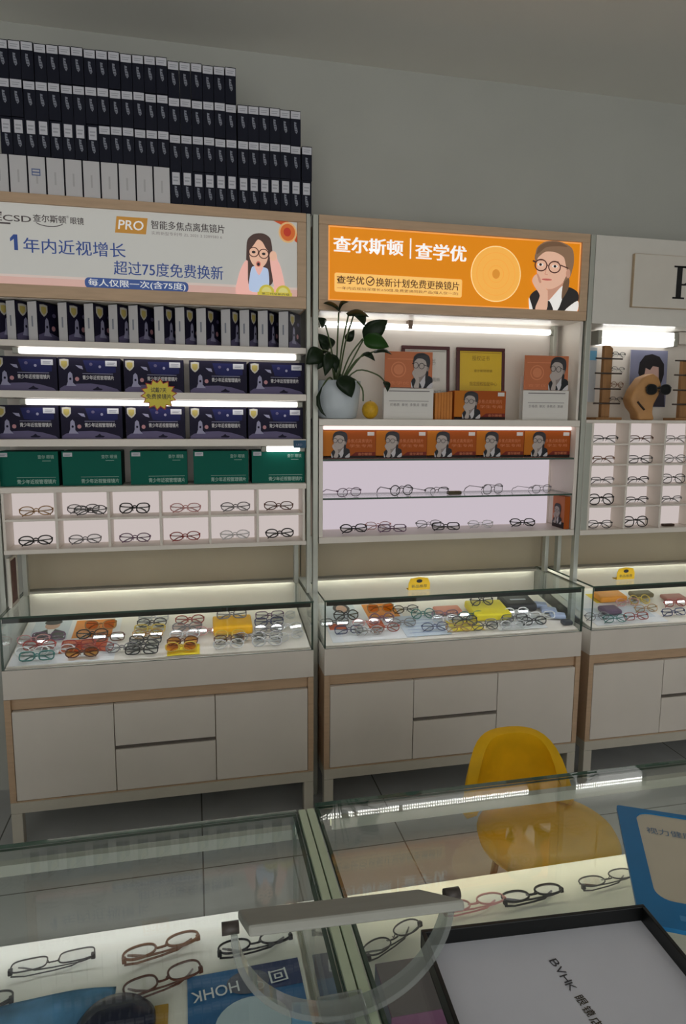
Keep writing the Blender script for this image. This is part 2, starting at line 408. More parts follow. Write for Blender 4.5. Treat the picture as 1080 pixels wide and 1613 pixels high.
def sign_orange(mb, y):
    cv = mb.canvas((0, y, 0)); E = SIGN_E
    cv.rect(0.557, 1.703, 2.180, 2.476, P('lit_edge_orange', (236, 160, 80), E), 0)
    cv.rect(0.564, 1.696, 2.186, 2.470, P('lit_sign_orange', (214, 128, 6), E), 1)
    wt = P('lit_bright_white_text', (240, 240, 240), E); bk = P('lit_brown_text', (70, 46, 20), E)
    for q in (-0.0014, 0.0014): cv.text('查尔斯顿', 0.580+q, 0.878+q, 2.372, 2.436, wt, 2 if q < 0 else 3, 0.010)
    cv.rect(0.907, 0.913, 2.364, 2.446, wt, 2)
    for q in (-0.0014, 0.0014): cv.text('查学优', 0.932+q, 1.160+q, 2.364, 2.430, wt, 2 if q < 0 else 3, 0.010)
    cv.rrect(0.585, 1.145, 2.216, 2.292, 0.008, P('lit_tan_orange', (246, 190, 104), E), 2)
    cv.text('查学优', 0.594, 0.712, 2.249, 2.282, bk, 3, 0.015)
    cv.ring(0.737, 2.265, 0.019, 0.019, 0.004, bk, 3); cv.line(0.727, 2.266, 0.735, 2.258, 0.005, bk, 4); cv.line(0.735, 2.258, 0.750, 2.274, 0.005, bk, 4)
    for q in (-0.0005, 0.0005): cv.text('换新计划免费更换镜片', 0.762+q, 1.132+q, 2.245, 2.280, bk, 3 if q < 0 else 4)
    cv.text('一年内近视加深增长≥50度,免费更换同款产品(每人仅一次)', 0.596, 1.128, 2.224, 2.238, bk, 3)
    cv.ell(1.300, 2.322, 0.117, 0.117, P('lit_ring', (250, 214, 150), E), 2, 48); cv.ell(1.300, 2.322, 0.113, 0.113, P('lit_disc', (238, 172, 76), E), 3, 48)
    cv.ell(1.300, 2.322, 0.018, 0.020, P('lit_disc_dot', (212, 140, 48), E), 4)
    for r in (0.09, 0.062, 0.036):
        cv.ring(1.300, 2.322, r, r, 0.0018, P('lit_disc_ring', (232, 160, 62), E), 4, 40)
    X, Y = unit_map(1.458, 1.698, 2.180, 2.472)
    portrait_leaning(cv, X, Y, LIT, 5)

# ------------------------------------------------------------------ display counter (lower half of every cabinet)
CW = 1.21
def counter(root, d=0.457, z_top=0.943, split=0.376, drawer_x=(0.401, 0.799), full=True):
    """local: x along the width, y from the customer's side back, z up"""
    for i, (x, y) in enumerate(((0.0, 0.0), (CW-0.042, 0.0), (0.0, d-0.042), (CW-0.042, d-0.042))):
        MB().box(x, x+0.042, y, y+0.042, 0, 0.140, LEGM, 0.003).build('leg', root)
    MB().box(0, CW, 0.0, d, 0.140, 0.186, LEGM, 0.003).build('base_rail', root)
    m = MB()
    for x in (0.0, CW-0.024): m.box(x, x+0.024, 0.0, d, 0.187, 0.612, WOODT, 0.001)
    m.box(0.024, CW-0.024, 0.001, d, 0.187, 0.192, WOODT); m.box(0.024, CW-0.024, 0.03, d, 0.192, 0.563, WOODT)
    m.box(0.024, CW-0.024, 0.016, d, 0.565, 0.612, WOODT, 0.001)
    m.build('carcass', root, label='tan wood carcass with a recessed grip strip')
    a, b = drawer_x
    MB().box(0.026, a-0.0015, 0.0, 0.022, 0.194, 0.562, WHITE, 0.0015).build('door', root)
    MB().box(b+0.0015, CW-0.026, 0.0, 0.022, 0.194, 0.562, WHITE, 0.0015).build('door', root)
    MB().box(a+0.0015, b-0.0015, 0.0, 0.022, split+0.010, 0.562, WHITE, 0.0015).build('drawer', root)
    dr = MB().box(a+0.0015, b-0.0015, 0.0, 0.022, 0.194, split-0.006, WHITE, 0.0015).build('drawer', root)
    MB().box(a+0.002, b-0.002, 0.004, 0.020, split-0.004, split+0.006, GROOVE).build('grip_profile', dr)
    MB().box(0.0, CW, 0.0, d, 0.613, 0.730, WHITE, 0.002).build('ledge', root)
    g = {'front': GLASS, 'back': GLASS}
    MB().box(0.001, CW-0.001, 0.001, 0.008, 0.731, z_top-0.0085, GLEDGE, faces=g).build('front_glass', root)
    g = {'left': GLASS, 'right': GLASS}
    for x in (0.001, CW-0.008):
        MB().box(x, x+0.007, 0.0085, d-0.001, 0.731, z_top-0.0085, GLEDGE, faces=g).build('side_glass', root)
    MB().box(0.0, CW, 0.0, d, z_top-0.008, z_top, GLEDGE, faces={'top': GLASS, 'bottom': GLASS}).build('top_glass', root)

def channel(root, z0, z1, m_, lab, glow_m, x0=0.010, x1=CW-0.010, lip=True):
    """U-shaped aluminium profile under the front edge, open downwards, with the LED strip inside"""
    m = MB().box(x0, x1, 0.0085, 0.0105, z0, z1, m_).box(x0, x1, 0.0105, 0.0225, z1-0.002, z1, m_)
    if lip: m.box(x0, x1, 0.0225, 0.0245, z0, z1, m_)
    o = m.build('edge_profile', root, label=lab)
    MB().box(x0+0.01, x1-0.01, 0.0115, 0.0215, z1-0.009, z1-0.0035, glow_m).build('led_strip', o)
def wall_counter_extras(root, d=0.457):
    channel(root, 0.9155, 0.9345, DARK, 'dark aluminium light profile', STRIP, lip=False)
    MB().box(0.012, CW-0.012, d-0.014, d-0.002, 0.732, 0.9345, WHITE).build('rear_board', root)
    o = MB().box(0.014, CW-0.014, d-0.040, d-0.0142, 0.9318, 0.9345, WHITE).box(0.014, CW-0.014, d-0.040, d-0.0375, 0.9235, 0.9318, WHITE).build('rear_light_cover', root)
    MB().box(0.03, CW-0.03, d-0.035, d-0.022, 0.9265, 0.9305, STRIPR).build('led_strip', o)
    bm = MB(); bm.box(0.012, CW-0.012, 0.0, 0.425, -0.006, 0.0, WHITE, M=Matrix.Translation((0, 0.018, 0.7385)) @ Matrix.Rotation(math.atan(0.17), 4, 'X'))
    bm.build('display_board', root, label='white display board sloping up to the back')
def tz(y): return 0.7385 + 0.17*(y-2.70)

UY = 2.8086; LY = 2.6833
X1, X2, X3 = -0.735, 0.521, 1.777
def tube_light(parent, x0, x1, y, z, m=TUBE, r=0.011, caps=True, beads=False):
    mb = MB().box(x0, x1, y-r, y+r, z-r, z+r, m, 0.004)
    if beads:
        n = int((x1-x0)/0.0125)
        for k in range(n):
            x = x0 + (k+0.5)*(x1-x0)/n; mb.box(x-0.0032, x+0.0032, y-r-0.0012, y-r+0.001, z-0.0045, z+0.0045, BEAD)
    o = mb.build('tube_light', parent)
    if caps:
        for x in (x0-0.022, x1): MB().box(x, x+0.022, y-r, y+r, z-r, z+r, FIXT, 0.003).build('tube_cap', o)
    return o

# ---- first cabinet: boxes and cubbies
def cabinet(name, label, X0):
    root = thing(name, label, 'display cabinet', (X0, LY, 0))
    counter(root); wall_counter_extras(root); return root
c1 = cabinet('display_cabinet', 'white glass-topped display cabinet under the cream sign, with purple and green boxes', X1)
c2 = cabinet('display_cabinet', 'white glass-topped display cabinet under the orange sign, with the potted plant', X2)
c3 = cabinet('display_cabinet', 'white glass-topped display cabinet with wooden racks, partly outside the photo', X3)
def part(root, mb, name, label=None):
    """mb is in world coordinates; hang it under root"""
    o = mb.build(name, root, label=label); o.location = -Vector(root.location); return o

def post(root, x0, x1, z0, z1=2.512, y=UY):
    part(root, MB().box(x0, x1, y, y+0.03, z0, z1, METAL, 0.002), 'post')
def header(root, x0, x1, sx0, sx1, sz0, sz1, painter):
    m = MB(); z0, z1 = 2.140, 2.513; y0, y1 = UY, 3.02
    m.box(x0, x1, y0, y1, sz1, z1, WOODT, 0.002); m.box(x0, x1, y0, y1, z0, sz0, WOODT, 0.002)
    m.box(x0, sx0, y0, y1, sz0, sz1, WOODT, 0.002); m.box(sx1, x1, y0, y1, sz0, sz1, WOODT, 0.002)
    m.box(x0+0.01, x1-0.01, y0+0.02, y1, z0-0.002, z0, WHITE)
    h = part(root, m, 'header', 'tan wood header box')
    p = MB(); p.box(sx0, sx1, y0+0.012, y0+0.03, sz0, sz1, DARK)
    painter(p, y0+0.011)
    s = p.build('sign_panel', h); return h

header(c1, -0.735, 0.466, -0.698, 0.430, 2.187, 2.478, sign_cream)
post(c1, 0.467, 0.484, 0.944); post(c1, -0.755, -0.7365, 0.0)
post(c2, 0.494, 0.516, 0.0); post(c3, 1.745, 1.768, 0.0)
header(c2, 0.518, 1.741, 0.557, 1.703, 2.180, 2.476, sign_orange)

def back_posts(root, xa, xb):
    for x in (xa, xb): part(root, MB().box(x, x+0.02, 2.99, 3.02, 0.944, 1.163, METAL, 0.002), 'back_post')
def lower_board(root, x0, x1): part(root, MB().box(x0, x1, 3.112, 3.13, 0.944, 1.30, BEIGE), 'rear_board', 'beige board behind the open gap')
for r, a, b in ((c1, -0.735, 0.484), (c2, 0.49, 1.742), (c3, 1.745, 2.99)):
    lower_board(r, a, b); back_posts(r, a+0.02, b-0.045)

# upper back boards
part(c1, MB().box(-0.733, 0.466, 3.0, 3.018, 1.163, 2.138, WHITE), 'back_board')
part(c2, MB().box(0.520, 1.739, 3.02, 3.038, 1.163, 2.138, WHITE), 'back_board')
part(c3, MB().box(1.770, 2.985, 3.02, 3.038, 1.163, 2.138, WHITE), 'back_board')
# shelves of the first cabinet
for z0, z1 in ((1.960, 1.984), (1.768, 1.795), (1.581, 1.609), (1.400, 1.423)):
    part(c1, MB().box(-0.733, 0.466, UY, 2.999, z0, z1, WHITE, 0.002), 'shelf')
tube_light(c1, -0.640, 0.425, 2.832, 1.946).location = -Vector(c1.location)
tube_light(c1, -0.625, 0.430, 2.832, 1.753).location = -Vector(c1.location)
tube_light(c1, 0.300, 0.440, 2.832, 1.568).location = -Vector(c1.location)
# cubbies of the first cabinet
m = MB(); xs = [-0.727, -0.535, -0.337, -0.136, 0.061, 0.259, 0.455]
for x in xs: m.box(x-0.005, x+0.005, UY+0.004, 2.93, 1.176, 1.400, WHITE, 0.001)
for i in range(6):
    m.box(xs[i]+0.005, xs[i+1]-0.005, UY+0.004, 2.93, 1.288, 1.297, WHITE, 0.001)
part(c1, m, 'cubby_grid')
part(c1, MB().box(-0.733, 0.466, UY, 2.999, 1.158, 1.176, WHITE, 0.002), 'shelf')
part(c1, MB().box(-0.722, 0.450, 2.931, 2.945, 1.177, 1.399, BACKLIT2), 'light_panel', 'backlit white panel behind the cubbies')

# shelves of the middle cabinet
part(c2, MB().box(0.520, 1.739, UY, 3.019, 1.666, 1.695, WHITE, 0.002), 'shelf')
part(c2, MB().box(0.520, 1.739, UY, 3.019, 1.160, 1.188, WHITE, 0.002), 'shelf')
for x in (0.520, 1.722):
    part(c2, MB().box(x, x+0.017, UY+0.002, 3.019, 1.189, 1.665, WHITE, 0.001), 'side_board')
for z in (1.516, 1.349):
    part(c2, MB().box(0.538, 1.721, UY+0.005, 2.995, z, z+0.008, GLEDGE, faces={'top': GLASS, 'bottom': GLASS}), 'glass_shelf')
part(c2, MB().box(0.538, 1.700, 2.999, 3.015, 1.190, 1.508, BACKLIT), 'light_panel', 'backlit pinkish white panel behind the spectacles')
o = MB().box(0.545, 1.715, 2.835, 2.857, 1.649, 1.6655, PINKTUBE, 0.004).build('tube_light', c2); o.location = -Vector(c2.location)
o = tube_light(c2, 0.560, 1.670, 3.000, 2.108, TUBE2, r=0.013, beads=True); o.location = -Vector(c2.location)
part(c2, MB().box(0.962, 0.982, 2.985, 3.019, 2.100, 2.139, mat('brown_clip', (110, 92, 78), 0.5)), 'light_bracket')
part(c2, MB().box(1.684, 1.702, 2.985, 3.018, 1.696, 2.139, METAL, 0.002), 'back_post')
part(c2, MB().box(1.727, 1.739, UY+0.02, 3.019, 1.696, 2.139, WHITE), 'side_board')

# upper half of the third cabinet
part(c3, MB().box(1.770, 2.985, UY, 3.019, 2.130, 2.512, mat('glossy_white_board', (216, 212, 204), 0.22, noise=0.02), 0.002), 'header', 'plain glossy white header board')
part(c3, MB().box(1.770, 2.985, UY, 3.019, 1.684, 1.698, WHITE, 0.002), 'shelf')
part(c3, MB().box(1.770, 2.985, UY, 3.019, 1.158, 1.182, WHITE, 0.002), 'shelf')
m = MB(); xs3 = [1.810 + 0.1935*i for i in range(7)]
for i, x in enumerate(xs3): m.box(x-0.005, x+0.005, UY+0.004, 2.915, 1.183, 1.683, WHITE, 0.001)
zs3 = [1.679, 1.585, 1.489, 1.389, 1.291, 1.186]
for i in range(6):
    for z in zs3[1:5]: m.box(xs3[i]+0.005, xs3[i+1]-0.005, UY+0.004, 2.915, z-0.004, z+0.004, WHITE, 0.001)
m.box(1.770, 1.804, UY+0.002, 2.915, 1.183, 1.683, METAL, 0.001)
part(c3, m, 'cubby_grid')
part(c3, MB().box(1.806, 2.980, 2.916, 2.930, 1.184, 1.682, BACKLIT2), 'light_panel', 'backlit white panel behind the small cubbies')
o = tube_light(c3, 1.92, 2.315, 2.984, 2.090, TUBE2, r=0.033, beads=True); o.location = -Vector(c3.location)
part(c3, MB().box(2.342, 2.98, 2.95, 3.019, 2.07, 2.128, WHITE, 0.002), 'light_valance')
part(c3, MB().box(1.770, 1.782, UY+0.02, 3.019, 1.699, 2.129, WHITE), 'side_board')

# board with the letter P
pb = thing('letter_board', 'whitish board with a tan edge and a black letter P on the glossy header', 'sign', (1.955, UY-0.0005, 2.207))
m = MB(); m.box(0, 0.75, -0.018, 0, 0, 0.233, mat('board_edge_tan', (190, 168, 140), 0.5), 0.002, faces={'front': mat('board_face_white', (212, 206, 196), 0.5, noise=0.04, scale=4)})
m.build('panel', pb)
m = MB(); cv = m.canvas((0, -0.0185, 0)); bk = mat('black_lettering', (22, 22, 24), 0.5, noise=0)
cv.rect(0.222, 0.250, 0.048, 0.186, bk, 1); cv.rect(0.205, 0.268, 0.044, 0.052, bk, 1); cv.rect(0.205, 0.262, 0.182, 0.190, bk, 1)
for k in range(20):
    a = -PI/2 + PI*k/20; b = -PI/2 + PI*(k+1)/20
    cv.poly([(0.262+0.050*math.cos(a), 0.147+0.043*math.sin(a)), (0.262+0.050*math.cos(b), 0.147+0.043*math.sin(b)),
             (0.258+0.026*math.cos(b), 0.147+0.035*math.sin(b)), (0.258+0.026*math.cos(a), 0.147+0.035*math.sin(a))], bk, 1)
cv.rect(0.250, 0.264, 0.182, 0.190, bk, 1); cv.rect(0.250, 0.264, 0.104, 0.112, bk, 1)
m.build('letter', pb)

# ------------------------------------------------------------------ foreground counters
def front_counter(label, xr, yr, x_shelf0, x_shelf1, sm, zb):
    """turned round: its glass front faces the wall cabinets"""
    root = thing('glass_counter', label, 'display counter', (xr, yr, 0), (0, 0, PI))
    counter(root, d=0.62)
    channel(root, 0.897, 0.918, METAL, 'pale aluminium profile under the glass', sm, 0.012, CW-0.030)
    MB().box(CW-x_shelf1, CW-x_shelf0, 0.010, 0.600, 0.7315, zb, mat('display_card_white', (232, 230, 220), 0.6, noise=0.02)).build('display_board', root)
    return root
# local x runs from the wall-right to the wall-left, so shelf extents are mirrored
fc_a = front_counter('glass counter holding the blue cloth and blue card, in front of the box cabinet', 0.180, 1.207, 0.006, CW-0.014, STRIP, 0.752)
fc_b = front_counter('glass counter carrying the black tray and blue-bordered pad', 0.218+CW, 1.222, 0.040, CW-0.010, STRIPC, 0.738)

GAPLIT = mat('lit_gap_green', (186, 200, 172), 0.3, noise=0.05)  # added strips; pale colour imitates LED light on the glass in the gap
gaplit = MB().box(0.183, 0.1975, 0.63, 1.206, 0.934, 0.9435, GAPLIT, 0.002).box(0.1995, 0.2145, 0.63, 1.206, 0.934, 0.9435, GAPLIT, 0.002).box(0.1825, 0.2155, 0.63, 1.206, 0.928, 0.9335, mat('strip_green', (70, 96, 70), 0.3))
tag(gaplit.build('lit_gap_strip'), 'added pale green strip imitating the LED-lit gap between the two foreground glass counters', 'painted gap light')
# ------------------------------------------------------------------ spectacles
FR = {k: mat('frame_' + k, c, r, mt, noise=0.05, scale=60) for k, (c, r, mt) in {
    'black': ((30,28,30), .3, 0), 'gunmetal': ((84,82,84), .3, .7), 'silver': ((170,168,170), .25, .8), 'gold': ((170,132,90), .3, .7),
    'tortoise': ((92,52,36), .3, 0), 'red': ((150,52,46), .3, 0), 'clear': ((206,204,206), .2, 0), 'pink': ((196,140,140), .3, 0),
    'teal': ((46,110,104), .3, 0), 'yellow': ((206,176,70), .35, 0), 'navy': ((48,56,96), .3, 0), 'white': ((228,226,224), .3, 0), 'purple': ((104,74,100), .3, 0),
    'grey': ((122,118,122), .3, 0), 'brown': ((126,86,62), .3, 0)}.items()}
LENS = glass('lens_clear', (0.96, 0.97, 0.97), 0.05, 0.7)
LENSD = mat('lens_dark', (16, 16, 18), 0.12, noise=0, spec=0.3)
LENSO = glass('lens_amber', (0.9, 0.62, 0.28), 0.05, 0.6)
LENSM = {'clear': LENS, 'dark': LENSD, 'amber': LENSO}
SHAPES = {'round': (.0235, .0225, 2.0, .0), 'oval': (.026, .0185, 2.2, .0), 'rect': (.027, .0170, 3.6, .0), 'panto': (.025, .0215, 2.6, .002),
          'semi': (.027, .0175, 3.0, .001), 'cat': (.027, .0190, 2.4, .006), 'big': (.028, .0250, 2.3, .001)}
_gl = {}
def lens_pts(st, side, n=26):
    a, b, e, lift = SHAPES[st]; cx = side*(a + 0.009); pts = []
    for k in range(n):
        t = 2*PI*k/n; c, s_ = math.cos(t), math.sin(t)
        x = a*math.copysign(abs(c)**(2/e), c); z = b*math.copysign(abs(s_)**(2/e), s_)
        if z > 0: z += lift*max(0, x*side/a)
        pts.append((cx + x, z + b))
    return pts
def glasses_meshes(st, pose, fr, ln, thick):
    key = (st, pose, fr, ln, thick)
    if key in _gl: return _gl[key]
    a, b, e, lift = SHAPES[st]; F = FR[fr]; r = thick; out = []
    m = MB()
    for sd in (-1, 1):
        pts = lens_pts(st, sd)
        if st == 'semi':
            up_ = [p for p in pts if p[1] >= b*0.9]
            up_.sort(key=lambda p: p[0]); m.tube([(x, 0, z+0.001) for x, z in up_], r*1.15, F)
        else:
            m.tube([(x, 0, z+r) for x, z in pts], r, F, closed=True)
        m.box(sd*(2*a+0.008)-0.003, sd*(2*a+0.008)+0.004*1, -0.002, 0.007, b*1.45-0.003+lift, b*1.45+0.004+lift, F, 0.001)
        m.tube([(sd*0.008, 0.0, b*1.0), (sd*0.0065, 0.006, b*0.85), (sd*0.007, 0.007, b*0.6)], r*0.6, F, seg=5)
    m.tube([(-0.0095, 0, b*1.35), (-0.005, -0.001, b*1.52), (0, -0.0015, b*1.58), (0.005, -0.001, b*1.52), (0.0095, 0, b*1.35)], r, F)
    out.append(('frame_front', m.mesh('frame_front')))
    for sd in (-1, 1):
        m = MB(); pts = lens_pts(st, sd); d = 0.0008
        A = [m.bm.verts.new((x, -d, z+r)) for x, z in pts]; B = [m.bm.verts.new((x, d, z+r)) for x, z in pts]; i = m.mi(LENSM[ln])
        for f in (m.bm.faces.new(A), m.bm.faces.new(B[::-1])): f.material_index = i
        for k in range(len(A)):
            f = m.bm.faces.new((A[(k+1) % len(A)], A[k], B[k], B[(k+1) % len(A)])); f.material_index = i
        out.append(('lens', m.mesh('lens')))
    xh = 2*a + 0.0085; zt = b*1.45 + lift
    for sd in (-1, 1):
        m = MB()
        if pose == 'open':
            tip = max(0.003, zt-0.034)
            m.tube([(sd*xh, 0.004, zt), (sd*xh, 0.05, zt), (sd*(xh-0.001), 0.094, zt), (sd*(xh-0.002), 0.110, zt-0.008), (sd*(xh-0.003), 0.124, (zt+tip)/2), (sd*(xh-0.004), 0.134, tip)],
                   [r, r*.9, r*.9, r*1.1, r*1.2, r*.9], F)
        else:
            y = 0.009 if sd < 0 else 0.014
            m.tube([(sd*xh, y-0.004, zt), (sd*(xh-0.02), y, zt-0.001), (0, y+0.001, zt-0.003), (-sd*(xh-0.035), y+0.001, zt-0.006), (-sd*(xh-0.018), y, zt-0.016), (-sd*(xh-0.008), y, max(0.004, zt-0.028))],
                   [r, r*.9, r*.9, r*1.1, r*1.2, r*.9], F)
        out.append(('temple', m.mesh('temple')))
    _gl[key] = out; return out
def spectacles(st, pose, loc, rz, fr, label, ln='clear', thick=0.0022, rx=0.0, group=None, name='eyeglasses', sc=1.0, tilt=0.0):
    """rests the pair on the surface through loc; tilt is the slope of that surface, rx leans the pair back"""
    ms = glasses_meshes(st, pose, fr, ln, thick)
    A = Matrix.Rotation(math.radians(rz), 3, 'Z') @ Matrix.Rotation(math.radians(rx), 3, 'X'); T = Matrix.Rotation(math.radians(tilt), 3, 'X')
    low = min((A @ v.co).z for _, me in ms for v in me.vertices)*sc
    p = Vector(loc) + T @ Vector((0, 0, 0.0005 - low))
    root = thing(name, label, 'sunglasses' if ln == 'dark' else 'glasses', p, (T @ A).to_euler(), group)
    root.scale = (sc, sc, sc)
    for nm, me in ms:
        o = bpy.data.objects.new(nm, me); COL.objects.link(o); o.parent = root
    return root

# cubbies of the first cabinet: six columns, two rows
G1 = 'spectacles in the cubbies under the green boxes'
rowz = {'upper': 1.2985, 'lower': 1.1775}
for x, row, st, fr, col, rz, ln in (
    (-0.617,'upper','oval','gold','gold','12','sixth'), (-0.446,'upper','oval','grey','grey','0','fifth'), (-0.412,'upper','oval','gunmetal','dark grey','4','fifth'),
    (-0.243,'upper','panto','black','thick black','-6','fourth'), (-0.037,'upper','oval','pink','pale pink','0','third'), (0.172,'upper','oval','grey','thin grey','8','second'), (0.353,'upper','oval','tortoise','dark brown','-8','first'),
    (-0.625,'lower','oval','black','black','12','sixth'), (-0.438,'lower','oval','grey','grey','8','fifth'), (-0.245,'lower','oval','purple','dusky purple','-4','fourth'),
    (-0.040,'lower','oval','red','red-brown','8','third'), (0.167,'lower','oval','clear','pale clear','6','second'), (0.360,'lower','oval','black','black','8','first')):
    y = 2.862
    extra = ''
    if fr == 'grey' and x < -0.44 and row == 'upper': y = 2.895; extra = 'rear pair of two, '
    if fr == 'gunmetal': extra = 'front pair of two, '; y = 2.850
    spectacles(st, 'folded', (x, y, rowz[row]+0.001), float(rz), fr, f'{col} spectacles, {extra}{row} cubby row, {ln} cubby from the potted plant', thick=0.0021 if fr != 'black' else 0.0026, rx=-28, group=G1)

# middle cabinet: open pairs on the glass shelf, folded pairs below
G2 = 'spectacles on the clear shelf'
for x, st, fr, lab, rz, th in ((0.660,'oval','purple','thin purple-grey spectacles on the clear shelf, end pair below the potted plant',21,.0016),
                               (0.898,'round','gunmetal','round grey-black spectacles on the clear shelf, second pair from the plant end',13,.0022),
                               (1.062,'semi','gunmetal','slim half-rim spectacles on the clear shelf, third pair from the plant end',15,.0016),
                               (1.335,'panto','grey','grey spectacles on the clear shelf, fourth pair from the plant end',19,.0018),
                               (1.580,'oval','grey','faint thin grey spectacles on the clear shelf, pair farthest from the plant end',19,.0014)):
    spectacles(st, 'open', (x, 2.842 if x != 1.062 else 2.838, 1.358), rz, fr, lab, thick=th, group=G2)
o = MB().box(-0.032, 0.032, -0.014, 0.014, 0, 0.017, mat('olive_brown_case', (70, 58, 30), 0.4), 0.004, faces={'top': mat('cream_case_lid', (222, 214, 180), 0.5)}).build('display_block', None, (1.150, 2.850, 1.358))
tag(o, 'small dark olive display block between spectacles on the clear shelf', 'display block')
G3 = 'folded spectacles on the shelf board below the clear shelf'
for x, y, st, fr, lab, th, rz in ((0.690,2.862,'oval','black','black spectacles on the bottom board, first from the plant end',.0026,6),
                              (0.820,2.925,'oval','pink','thin pinkish spectacles, rear one of the second overlapping pair on the bottom board',.0016,4),
                              (0.862,2.850,'rect','purple','dark purple spectacles, front one of the second overlapping pair on the bottom board',.0020,-6),
                              (1.065,2.930,'oval','grey','pale grey spectacles, rear one of the middle overlapping pair on the bottom board',.0016,2),
                              (1.118,2.852,'rect','black','black rectangular spectacles, front one of the middle overlapping pair on the bottom board',.0024,-6),
                              (1.305,2.885,'oval','clear','pale greyish spectacles lying beyond the black middle pair on the bottom board',.0016,0),
                              (1.520,2.890,'oval','black','black spectacles on the bottom board beside the leaning orange box',.0025,-4)):
    spectacles(st, 'folded', (x, y, 1.1895), rz, fr, lab, thick=th, rx=-30, group=G3)

# small cubbies of the third cabinet
G4 = 'spectacles in the small cubbies of the third cabinet'
STY = [['semi','semi','semi'],['semi','rect','oval'],['semi','semi','panto'],['big','semi','semi'],['oval','big',None]]
CLR = [['black','tortoise','silver'],['brown','black','silver'],['grey','gunmetal','gunmetal'],['black','gunmetal','grey'],['black','black',None]]
WORDC = {'black':'black','tortoise':'dark brown','silver':'fine silver','brown':'brown','grey':'grey','gunmetal':'thin dark grey'}
for r in range(5):
    for c in range(3):
        if STY[r][c] is None: continue
        x = xs3[c] + 0.0855; z = zs3[r+1] + 0.0045
        if r == 4: z = 1.1825
        col = ['beside the post', 'one column from the post', 'two columns from the post'][c]
        rown = ['top', 'second', 'third', 'fourth', 'bottom'][r]
        spectacles(STY[r][c], 'folded', (x, 2.842, z), -6 + 5*((r*3+c) % 4), CLR[r][c], f'{WORDC[CLR[r][c]]} spectacles in the small cubbies, {rown} row, {col}', thick=0.0026 if STY[r][c] == 'big' else 0.0019, rx=-6, group=G4)
o = MB().box(-0.03, 0.03, -0.012, 0.012, 0, 0.012, mat('dark_brown_block', (60, 40, 30), 0.4), 0.003).build('display_block', None, (2.275, 2.85, 1.1825))
tag(o, 'small dark brown block in the bottom row of the small cubbies', 'display block')

# ------------------------------------------------------------------ inside the glass counters of the wall cabinets
TB = math.degrees(math.atan(0.17))
def on_board(mb_fn, name, label, cat, x, y, h=0.0, rz=0.0, group=None):
    mb = mb_fn(); o = mb.build(name, None, (x, y, tz(y)+0.0008+h), (Matrix.Rotation(math.radians(TB), 3, 'X') @ Matrix.Rotation(math.radians(rz), 3, 'Z')).to_euler()); return tag(o, label, cat, group)
PR = {k: mat('ink_' + k, c, 0.5, noise=0) for k, c in dict(orange=(214,128,26), redor=(206,92,52), paper=(222,222,224), skin=(190,150,130), dark=(40,38,42), blue=(120,140,180), pale=(196,204,212), pink=(216,150,132), yellow=(228,204,50)).items()}
def leaflet_one():
    m = MB(); m.box(-0.19, 0.20, 0, 0.395, 0, 0.001, PR['paper']); cv = m.canvas((0, 0, 0.001), (1,0,0), (0,1,0))
    cv.rect(-0.16, -0.01, 0.20, 0.385, PR['pale'], 0); cv.ell(-0.085, 0.33, 0.030, 0.038, PR['skin'], 2); cv.ell(-0.085, 0.358, 0.036, 0.024, PR['dark'], 3)
    cv.poly([(-0.15,0.205),(-0.02,0.205),(-0.03,0.27),(-0.07,0.295),(-0.10,0.295),(-0.14,0.27)], PR['dark'], 1); cv.poly([(-0.10,0.295),(-0.07,0.295),(-0.085,0.22)], PR['paper'], 2)
    cv.rect(0.01, 0.17, 0.20, 0.365, PR['orange'], 0); cv.rect(-0.02, 0.16, 0.075, 0.185, PR['redor'], 0)
    return m
on_board(leaflet_one, 'leaflet', 'printed leaflet with a portrait and orange blocks under spectacles, box cabinet', 'leaflet', -0.528, 2.705)
def leaflet_two():
    m = MB(); m.box(-0.19, 0.19, 0, 0.39, 0, 0.001, PR['paper']); cv = m.canvas((0, 0, 0.001), (1,0,0), (0,1,0))
    cv.rect(-0.17, -0.02, 0.21, 0.37, PR['pale'], 0); cv.ring(-0.085, 0.325, 0.040, 0.050, 0.016, PR['dark'], 1); cv.ell(-0.085, 0.32, 0.026, 0.036, PR['skin'], 2)
    cv.rect(0.02, 0.175, 0.20, 0.355, PR['orange'], 0); cv.rect(-0.18, -0.10, 0.115, 0.175, PR['redor'], 0); cv.rect(0.0, 0.075, 0.105, 0.185, PR['redor'], 0)
    return m
on_board(leaflet_two, 'leaflet', 'printed leaflet with a curly-haired portrait and orange block, plant cabinet', 'leaflet', 0.756, 2.720)
def leaflet_three():
    m = MB(); m.box(-0.19, 0.19, 0, 0.38, 0, 0.001, PR['paper']); cv = m.canvas((0, 0, 0.001), (1,0,0), (0,1,0))
    cv.rect(-0.16, 0.16, 0.05, 0.18, PR['pale'], 0); cv.rect(-0.05, 0.10, 0.23, 0.34, PR['yellow'], 0); return m
on_board(leaflet_three, 'leaflet', 'printed leaflet with an orange block under spectacles, third cabinet', 'leaflet', 2.02, 2.715)
def sheet(w, d, m_, grid=None):
    def f():
        m = MB(); m.box(-w/2, w/2, 0, d, 0, 0.001, m_)
        if grid: cv = m.canvas((0, 0, 0.001), (1,0,0), (0,1,0)); [cv.rect(-w/2+w*0.1, w/2-w*0.1, d*k, d*k+0.004, grid, 0) for k in (.15, .3, .45, .6, .75)]
        return m
    return f
on_board(sheet(0.13, 0.085, PR['yellow']), 'paper_slip', 'yellow slip under the amber spectacles in the box cabinet', 'paper slip', -0.058, 2.700, h=0.0022)
on_board(sheet(0.13, 0.11, mat('ink_palepink', (226,196,188), 0.5, noise=0)), 'paper_slip', 'pale pink slip behind the yellow slip in the box cabinet', 'paper slip', -0.045, 2.86, h=0.0022)
